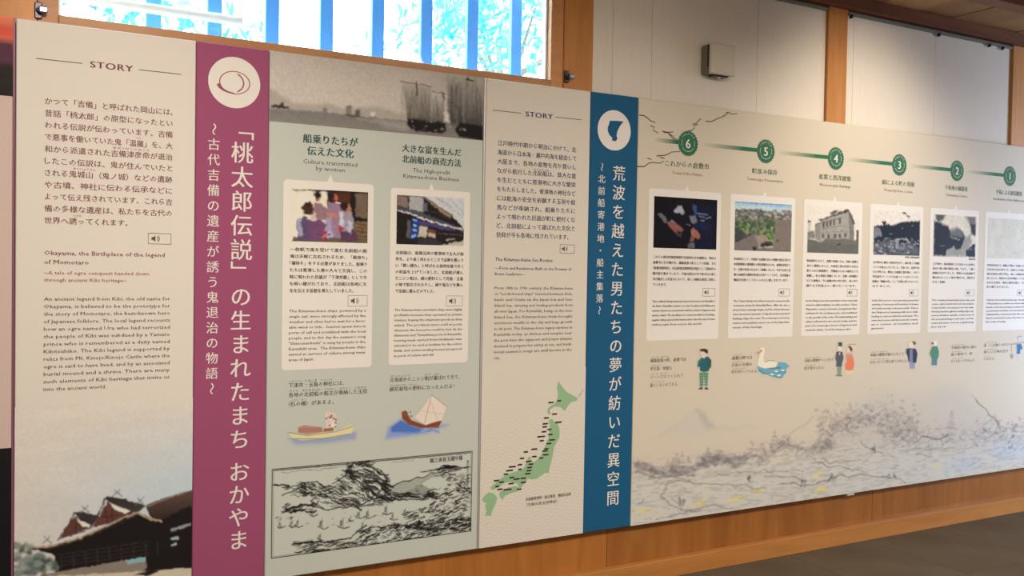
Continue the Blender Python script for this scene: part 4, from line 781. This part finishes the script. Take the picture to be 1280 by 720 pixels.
a.line(P([(208, 330), (420, 300), (530, 320)]), 0.003, (120, 112, 96)); a.line(P([(208, 368), (430, 350), (530, 370)]), 0.003, (112, 104, 90)); a.line(P([(215, 265), (420, 218)]), 0.003, (90, 82, 72))
q([(70, 420), (210, 460), (430, 470), (590, 470), (590, 590), (70, 590)], (106, 102, 86)); q([(250, 425), (440, 430), (560, 440), (560, 480), (220, 465)], (112, 104, 88)); q([(365, 478), (400, 478), (398, 495), (368, 495)], (40, 38, 34))
for k_ in range(8): a.line(P([(80, 450+k_*14), (580, 500+k_*11)]), 0.002, (90, 88, 74), a=0.5)
a.grain(0.02, 0.008, 9, 0.08); a.photo_finish(0.007, 57); tag(a.build('photo_print', Y2, cards[2]), 'grey photo of a two-storey stone building')
# card 3: wooded hill
a = photo(3, (0, 0, 0), (216, 204, 184)); a.rgb[:] = (0.78, 0.755, 0.745); R_ = random.Random(6)
q([(735, 300), (830, 290), (840, 260), (860, 262), (850, 285), (940, 290), (1000, 262), (1090, 255), (1200, 245), (1200, 600), (735, 600)], (30, 36, 44), soft=0.005)
q([(735, 310), (800, 320), (820, 400), (735, 420)], (120, 116, 114)); q([(735, 460), (930, 440), (1000, 425), (1080, 440), (1190, 520), (1190, 590), (735, 590)], (92, 92, 90), soft=0.008)
a.ell(*P([(838, 262)])[0], 0.018, 0.010, (36, 40, 44)); a.line(P([(985, 155), (1030, 158), (1050, 172), (1070, 200), (1098, 222)]), 0.004, (70, 66, 60)); q([(1020, 152), (1050, 156), (1048, 176), (1025, 172)], (60, 56, 50)); q([(1062, 192), (1095, 202), (1098, 218), (1070, 214)], (78, 74, 68)); a.line(P([(1080, 222), (1090, 248)]), 0.003, (150, 144, 130))
for k_ in range(130):
    x_ = R_.uniform(740, 1185); z_ = R_.uniform(420, 580); cx, cz = P([(x_, z_)])[0]; a.ell(cx, cz, R_.uniform(0.004, 0.014), R_.uniform(0.002, 0.006), R_.choice([(150, 148, 142), (60, 66, 72), (36, 42, 50), (176, 172, 164), (110, 110, 108)]), a=0.75)
for u in ((1120, 296, 16), (1020, 326, 14), (910, 382, 24), (1150, 478, 20), (860, 430, 18), (1120, 430, 16)): a.ell(*P([(u[0], u[1])])[0], u[2]/8/300, 0.003, (150, 150, 148), a=0.8)
q([(940, 430), (1080, 430), (1090, 445), (960, 445)], (168, 166, 158)); q([(955, 445), (985, 445), (985, 520), (955, 520)], (140, 140, 136)); q([(990, 440), (1060, 440), (1060, 470), (990, 470)], (34, 36, 42)); a.grain(0.012, 0.012, 14, 0.2)
a.photo_finish(0.007, 93); tag(a.build('photo_print', Y2, cards[3]), 'dark photo of a wooded hill and storehouses')
# card 2: lakeside
P = crop(1150, 255, 9.6); a = photo(4, (196, 184, 160), (208, 198, 180)); R_ = random.Random(8)
q([(165, 200), (250, 225), (330, 265), (380, 350), (450, 290), (510, 330), (540, 400), (520, 470), (490, 550), (420, 560), (400, 520), (320, 560), (310, 625), (160, 620)], (34, 40, 48), soft=0.008)
q([(370, 300), (450, 280), (510, 340), (520, 400), (360, 390)], (104, 104, 96), soft=0.01, a=0.9); q([(180, 120), (310, 122), (270, 200), (215, 215), (190, 180)], (80, 82, 72), soft=0.008); q([(540, 140), (665, 150), (665, 370), (610, 360), (590, 240)], (110, 104, 92), soft=0.012); q([(600, 240), (665, 240), (665, 380), (620, 360)], (52, 48, 46), soft=0.006)
q([(545, 545), (660, 470), (660, 635), (550, 632)], (40, 46, 56), soft=0.004); q([(320, 560), (400, 525), (440, 555), (490, 548), (530, 420), (600, 360), (620, 470), (540, 560), (545, 632), (320, 628)], (142, 138, 126), soft=0.008)
a.line(P([(370, 405), (420, 415), (480, 432)]), 0.005, (150, 144, 130)); a.line(P([(245, 500), (290, 505)]), 0.003, (120, 120, 112)); a.line(P([(560, 545), (620, 540)]), 0.003, (130, 130, 126)); a.grain(0.02, 0.02, 15, 0.14)
a.photo_finish(0.007, 93); tag(a.build('photo_print', Y2, cards[4]), 'dark photo of a wooded lakeside')
# card 1: faint old map
a = photo(5, (188, 180, 168), (204, 198, 194)); a.grain(0.05, 0.05, 16, 0.12); R_ = random.Random(10)
for k_ in range(22):
    x_ = R_.uniform(5.19, 5.56); z_ = R_.uniform(1.62, 1.84); pts = [(x_, z_)]
    for _ in range(5): pts.append((pts[-1][0]+R_.uniform(-0.02, 0.03), pts[-1][1]+R_.uniform(-0.015, 0.015)))
    a.line(pts, 0.0016, R_.choice([(140, 132, 118), (176, 150, 120), (120, 116, 108)]), a=0.6)
tag(a.build('photo_print', Y2, cards[5]), 'faint beige old chart')
# captions beside the little figures
caps = [(2.658, 1.066, 0.0395, ['繊維産業の町、倉敷では', '学生服・制服も', 'ジーンズもつくられて', '暮らしをいろどるよ。'], [0.215, 0.13, 0.20, 0.17]), (3.168, 1.061, 0.0350, ['倉敷川畔では', '白鳥の夫婦も', '町を見守っているよ。'], [0.135, 0.135, 0.175]),
        (3.672, 1.030, 0.0400, ['洋風の建物がつくられて', '町が華やいだよ。'], [0.215, 0.15]), (4.175, 1.045, 0.0410, ['木綿の織物が盛んになって', '糸をつむぐ工場も建てられたよ。'], [0.28, 0.31]), (4.870, 1.066, 0.0400, ['干拓地の塩分に強い', '綿の栽培で、町', 'がうるおってきたんだ。'], [0.235, 0.20, 0.23]), (5.180, 1.072, 0.0410, ['昔、ここは海だったけど', '新しい土地を広げ', 'たんだよ。'], [0.24, 0.24, 0.11])]
tx = Text(Y2)
for x, z, p_, ls, ws in caps:
    for k_, (t_, w_) in enumerate(zip(ls, ws)): tx.line(t_, x, z-k_*p_, 0.020, w_, offset=0.008); tx.line('ふりがなふり'[:4+k_ % 2], x+0.004, z-k_*p_+0.016, 0.007, w_*0.5)
tx.build('figure_caption', grey_ink, bT)
# little drawn figures
def fig(P, b, label, name='figure_drawing'):
    global a
    a = pic(P(b), 0.0024, 'beige', (210, 196, 170)); return lambda: tag(a.build(name, Y2, bT, cut=True), label)
def e(x_, z_, rx, rz, col, sc, **k): (cx, cz), = P([(x_, z_)]); a.ell(cx, cz, rx/sc/215, rz/sc/290, col, **k)
P = crop(805, 438, 12.8); fin = fig(P, [(820, -30), (1110, 660)], 'student in green jacket and checked trousers')
q([(880, 350), (1030, 350), (1010, 580), (985, 580), (955, 400), (940, 580), (890, 580)], (110, 140, 100)); 
for k_ in range(5): a.line(P([(885, 380+k_*42), (1020, 376+k_*42)]), 0.0025, (66, 104, 76)); 
for k_ in range(4): a.line(P([(905+k_*30, 360), (908+k_*28, 576)]), 0.0025, (66, 104, 76))
q([(860, 190), (900, 130), (950, 100), (1030, 100), (1070, 160), (1065, 260), (1030, 330), (960, 350), (900, 330), (850, 265)], (36, 88, 86)); q([(1010, 110), (1075, 150), (1070, 270), (1035, 270)], (62, 72, 54)); q([(850, 180), (900, 130), (930, 150), (900, 190)], (70, 96, 80))
q([(905, 30), (1000, 30), (990, 95), (940, 105), (900, 80)], (206, 178, 146)); q([(890, -20), (960, -30), (1020, -10), (1020, 50), (985, 45), (960, 20), (900, 15)], (52, 36, 32)); q([(930, 95), (975, 90), (960, 130)], (224, 214, 196)); q([(862, 265), (890, 268), (880, 345), (862, 310)], (206, 178, 146))
q([(862, 620), (900, 590), (940, 595), (930, 625)], (48, 32, 28)); q([(965, 600), (1000, 590), (1028, 610), (1020, 626), (970, 622)], (48, 32, 28)); fin()
P = crop(900, 430, 12.8); fin = fig(P, [(560, 20), (1130, 580)], 'white swan on teal water', 'swan_drawing')
q([(590, 350), (700, 380), (950, 290), (1040, 295), (1110, 350), (1060, 400), (1060, 450), (1020, 500), (980, 550), (900, 545), (790, 510), (760, 480), (680, 485), (610, 430)], (100, 148, 150)); a.line(P([(620, 420), (700, 470), (780, 480)]), 0.004, (50, 100, 116)); a.line(P([(720, 390), (880, 385), (960, 378)]), 0.004, (60, 64, 66))
q([(640, 60), (700, 55), (715, 110), (690, 200), (700, 290), (800, 250), (880, 290), (920, 310), (890, 370), (720, 392), (640, 370), (600, 330), (610, 250), (640, 160)], (216, 202, 162)); q([(580, 135), (630, 125), (650, 95), (680, 95), (660, 125), (610, 152)], (180, 92, 62)); a.line(P([(720, 290), (790, 262), (860, 268)]), 0.003, (110, 90, 66))
for u in ((830, 490), (940, 505), (1000, 425), (900, 440)): a.ell(*P([u])[0], 0.014, 0.006, (196, 204, 206)); a.line(P([(u[0]-40, u[1]+16), (u[0]+45, u[1]+20)]), 0.003, (50, 60, 68))
fin()
P = crop(1000, 425, 14.4); fin = fig(P, [(600, 20), (1050, 660)], 'man in top hat beside lady in orange dress')
q([(660, 480), (745, 480), (740, 640), (665, 640)], (130, 134, 100)); a.line(P([(640, 642), (755, 645)]), 0.004, (80, 80, 56)); q([(650, 220), (690, 200), (760, 220), (785, 320), (760, 400), (745, 485), (645, 480), (650, 400), (630, 320)], (78, 82, 76)); q([(650, 220), (700, 205), (760, 222), (750, 250), (665, 250)], (80, 44, 40)); q([(690, 225), (725, 225), (715, 270), (700, 270)], (190, 170, 150))
q([(672, 120), (750, 120), (745, 185), (700, 205), (672, 185)], (214, 186, 150)); q([(685, 40), (755, 40), (755, 110), (765, 118), (668, 108), (690, 100)], (44, 66, 54))
q([(820, 560), (960, 560), (985, 600), (840, 625), (805, 600)], (208, 180, 132)); q([(830, 250), (930, 250), (960, 330), (975, 440), (950, 540), (860, 550), (805, 520), (810, 440), (840, 370), (820, 310)], (212, 112, 72)); q([(825, 260), (930, 250), (950, 330), (830, 330)], (188, 128, 104)); q([(870, 75), (1000, 75), (1020, 200), (930, 190)], (204, 176, 138)); a.line(P([(870, 78), (1000, 78)]), 0.003, (130, 86, 60)); q([(860, 120), (900, 100), (945, 160), (930, 210), (900, 190)], (92, 58, 46)); q([(840, 140), (885, 150), (890, 210), (850, 215)], (212, 184, 148)); fin()
P = crop(1080, 420, 9.14); fin = fig(P, [(470, 40), (620, 395)], 'man in dark blue coat and grey trousers')
q([(515, 240), (585, 240), (578, 375), (520, 375)], (134, 134, 138)); q([(480, 145), (520, 140), (590, 145), (610, 200), (595, 305), (555, 305), (550, 200), (540, 250), (505, 300), (495, 230), (478, 190)], (48, 48, 68)); q([(520, 150), (555, 150), (550, 300), (515, 300)], (112, 112, 116)); q([(512, 75), (560, 70), (570, 120), (530, 135), (508, 115)], (204, 190, 140)); q([(548, 60), (585, 62), (595, 92), (565, 105)], (98, 84, 62)); fin()
fin = fig(P, [(735, 30), (870, 360)], 'figure in long green robe and blue trousers')
q([(770, 250), (835, 250), (830, 335), (768, 335)], (82, 114, 120)); q([(775, 115), (835, 115), (855, 180), (850, 240), (835, 265), (770, 260), (748, 200)], (74, 118, 82)); q([(770, 60), (830, 55), (835, 105), (785, 115), (765, 100)], (212, 194, 162)); q([(765, 70), (795, 68), (795, 100), (770, 98)], (112, 92, 72)); fin()
P = crop(1220, 415, 16.0); fin = fig(P, [(660, 70), (1150, 620)], 'person in blue carrying buckets on a pole')
a.line(P([(640, 245), (740, 240), (960, 200), (1120, 190)]), 0.004, (110, 96, 96)); q([(810, 240), (900, 235), (930, 330), (880, 360), (880, 440), (810, 440), (815, 340)], (44, 102, 124)); q([(835, 90), (910, 85), (915, 150), (845, 155)], (190, 176, 164)); a.line(P([(835, 95), (910, 90)]), 0.004, (110, 100, 96)); q([(820, 440), (880, 440), (880, 560), (825, 560)], (190, 172, 158)); q([(675, 440), (745, 440), (738, 530), (682, 530)], (140, 138, 106)); q([(1040, 430), (1110, 430), (1105, 520), (1045, 520)], (140, 138, 106)); a.line(P([(710, 245), (710, 440)]), 0.0018, (120, 110, 104)); a.line(P([(1075, 195), (1075, 430)]), 0.0018, (120, 110, 104)); fin()

# ink landscape along the bottom
a = Art(2.5615, 6.249, ZB+0.0008, 1.03, 0.0045, (0, 0, 0), (200, 186, 160)); a.rgb[:] = BOARD['beige']; R_ = random.Random(33); base = a.rgb.copy()
P1, P2 = crop(780, 470, 3.6), crop(1020, 470, 3.6)
INK = [(112, 100, 92), (92, 82, 78), (128, 116, 106), (104, 90, 84)]
t = np.clip((0.66-a.Z)/0.2, 0, 1)*(0.35+0.65*a.noise(0.35, 0.05, 40)); a.rgb = a.rgb*(1-0.5*t[..., None])+np.array(seen((168, 172, 160), a.ref))*0.5*t[..., None]
t = np.clip(1-abs(a.Z-0.60)/0.08, 0, 1)*a.noise(0.25, 0.06, 41); a.rgb = a.rgb*(1-0.28*t[..., None])+np.array(seen((196, 150, 122), a.ref))*0.28*t[..., None]
# far mountains
a.poly(P1([(150, 270), (240, 210), (290, 180), (330, 158), (360, 175), (400, 215), (440, 232), (520, 262)]), (170, 160, 138), a=0.35, soft=0.03); a.line(P1([(150, 285), (240, 215), (300, 172), (335, 160), (370, 190), (410, 226), (470, 236), (600, 232)]), 0.006, (150, 140, 120), a=0.25, soft=0.01)
a.poly(P1([(325, 158), (360, 172), (410, 222), (380, 232), (350, 190)]), (140, 132, 112), a=0.5, soft=0.02); a.line(P1([(740, 270), (800, 225), (850, 190)]), 0.006, (140, 128, 112), a=0.5, soft=0.01)
a.poly(P2([(60, 330), (180, 120), (300, 70), (420, 100), (560, 50), (640, 55), (700, 100), (760, 170), (830, 240), (900, 330)]), (166, 156, 134), a=0.45, soft=0.05); a.line(P2([(700, 90), (740, 130), (790, 195), (850, 240)]), 0.005, (120, 108, 96), a=0.5, soft=0.006)
def stip(P_, n, x0, x1, f, sd, al=0.45, sz=(0.004, 0.014)):
    for _ in range(n):
        x_ = R_.uniform(x0, x1); z_ = f(x_)+R_.gauss(0, sd); cx, cz = P_([(x_, z_)])[0]; a.ell(cx, cz, R_.uniform(*sz)*1.5, R_.uniform(*sz)*0.55, R_.choice(INK), a=R_.uniform(0.3, 1)*al, soft=0.004, rot=R_.uniform(-0.5, 0.5))
stip(P1, 240, 40, 330, lambda x: 425-12*math.sin(x/40), 14); stip(P1, 260, 330, 560, lambda x: 375-14*math.sin(x/30), 14); stip(P1, 330, 560, 930, lambda x: 345-(x-560)*0.09-18*math.sin(x/36), 20, 0.4)
stip(P2, 650, 0, 460, lambda x: 240-40*math.sin(x/150), 42, 0.42); stip(P2, 200, 300, 720, lambda x: 275, 22, 0.4); stip(P2, 300, 720, 1100, lambda x: 250+10*math.sin(x/60), 32, 0.5); stip(P2, 120, 1100, 1500, lambda x: 250, 30, 0.5)
def pine(P_, x_, z_, h, al=0.75):
    for k_ in range(int(h/5)):
        w_ = (k_*5/h)*h*0.42+3; zz = z_-h+k_*5
        if R_.random() < 0.25: continue
        a.line(P_([(x_-w_*R_.uniform(0.6, 1), zz+3), (x_, zz), (x_+w_*R_.uniform(0.6, 1), zz+3)]), 0.004, R_.choice(INK), a=al*R_.uniform(0.3, 1), soft=0.003)
for u in ((230, 410, 70), (200, 415, 50), (290, 410, 55), (255, 415, 80), (385, 400, 90), (360, 405, 60), (430, 400, 55), (410, 390, 50), (555, 370, 55), (680, 310, 70), (715, 325, 55), (740, 330, 45), (620, 340, 40), (90, 430, 40), (520, 385, 30), (870, 320, 40), (925, 320, 100)): pine(P1, *u)
for u in ((95, 260, 90), (140, 260, 80), (290, 270, 70), (330, 260, 60), (370, 265, 60), (610, 240, 80), (235, 230, 50), (800, 215, 45), (880, 250, 40), (260, 350, 40), (1000, 260, 80), (1080, 250, 60)): pine(P2, *u, al=0.6)
for pl, w_ in (([(290, 470), (380, 488), (470, 484), (560, 496), (640, 500)], .004), ([(40, 440), (120, 450), (200, 452), (320, 440)], .003), ([(150, 640), (260, 620), (300, 595), (400, 590), (490, 592)], .004), ([(290, 470), (210, 490), (170, 540), (220, 590), (340, 605)], .004), ([(170, 490), (240, 470), (300, 465)], .003), ([(60, 575), (90, 560)], .005), ([(640, 450), (770, 455), (800, 462)], .004), ([(700, 490), (800, 482), (870, 478), (930, 462)], .005), ([(420, 440), (520, 430), (640, 424), (800, 418)], .003), ([(840, 395), (930, 405)], .004), ([(220, 560), (260, 590), (250, 610)], .003)):
    a.line(P1(pl), w_, (84, 72, 64), a=0.85)
for pl, w_ in (([(0, 475), (60, 468), (120, 452), (200, 445), (260, 450), (320, 462), (400, 482)], .005), ([(0, 405), (100, 400), (150, 415), (210, 432)], .004), ([(300, 455), (360, 462)], .004), ([(440, 300), (480, 275), (540, 280), (600, 262)], .008), ([(400, 330), (560, 320), (710, 328)], .003), ([(20, 380), (160, 384), (200, 380)], .003), ([(200, 300), (240, 325), (300, 350)], .004), ([(450, 355), (520, 352)], .003), ([(720, 110), (790, 190), (830, 240)], .006)):
    a.line(P2(pl), w_, (84, 72, 66), a=0.8)
for _ in range(230):
    x_ = R_.uniform(40, 930); z_ = R_.uniform(430, 640)-x_*0.06; a.line(P1([(x_, z_), (x_+R_.uniform(10, 40), z_+R_.uniform(-3, 3))]), R_.uniform(0.0015, 0.0035), R_.choice(INK), a=R_.uniform(0.15, 0.55))
for _ in range(160):
    x_ = R_.uniform(0, 1300); z_ = R_.uniform(320, 420); a.line(P2([(x_, z_), (x_+R_.uniform(10, 40), z_+R_.uniform(-3, 3))]), R_.uniform(0.0015, 0.0035), R_.choice(INK), a=R_.uniform(0.15, 0.5))
for P_, x_, z_, w_ in ((P1, 505, 550, 45), (P1, 880, 515, 42), (P1, 85, 610, 40), (P1, 610, 515, 30), (P2, 540, 400, 30), (P2, 25, 512, 34), (P1, 340, 570, 26), (P1, 870, 445, 26)): a.ell(*P_([(x_, z_)])[0], w_/3.6/230, 0.012, (202, 176, 78), a=0.6, soft=0.008)
a.ell(*P2([(660, 395)])[0], 0.14, 0.03, (140, 158, 178), a=0.35, soft=0.03); a.ell(*P2([(860, 340)])[0], 0.16, 0.04, (150, 165, 182), a=0.4, soft=0.03)
for P_, x_, z_ in ((P1, 560, 460), (P1, 800, 478), (P1, 262, 565), (P2, 260, 340), (P2, 340, 458), (P2, 75, 458), (P2, 880, 335)):
    for _ in range(7): cx, cz = P_([(x_+R_.uniform(-14, 14), z_+R_.uniform(-16, 8))])[0]; a.ell(cx, cz, 0.008, 0.008, (84, 74, 70), a=0.5)
a.warp(0.022, 0.07, 91)
k_ = a.noise(0.05, 0.010, 93, 4); a.rgb *= (1-0.16*np.clip((0.64-a.Z)/0.12, 0, 1)*np.clip((k_-0.5)*6, 0, 1))[..., None]
f = np.clip((1.03-a.Z)/0.12, 0, 1)[..., None]; a.rgb = base*(1-f)+a.rgb*f
tag(a.build('landscape_print', Y1, bT), 'pale ink landscape of hills, pines and fields')

# ------------------------------------------------------------------ grey box on the plaster wall
sb = tag(bpy.data.objects.new('wall_dispenser', None), 'small grey metal box fixed high on the plaster wall', 'wall box'); COL.objects.link(sb)
bx0, bz0 = 2.968, 2.461; sb.location = (bx0, WY, bz0); W_, H_ = 0.156, 0.149
MB().box(0.0, W_-0.006, -0.062, 0, 0.003, H_-0.003, 0.008).build('housing', mat('housing_grey', (0.22, 0.20, 0.16), 0.6, 0.3), sb)
MB().box(-0.001, W_, -0.078, -0.060, 0, H_, 0.004).build('front_cover', metal, sb)
MB().box(-0.0012, 0.001, -0.060, -0.050, 0.035, H_-0.006, 0.0).build('side_slot', dark_metal, sb)
MB().tube([(W_*0.55, -0.035, 0.004), (W_*0.55, -0.035, -0.010)], [0.014, 0.009], 16).build('lens', mat('pale_lens', (0.6, 0.6, 0.62), 0.2, 0.5), sb)
MB().box(W_*0.25, W_*0.85, -0.055, -0.012, -0.004, 0.004, 0.001).build('bottom_plate', dark_metal, sb)
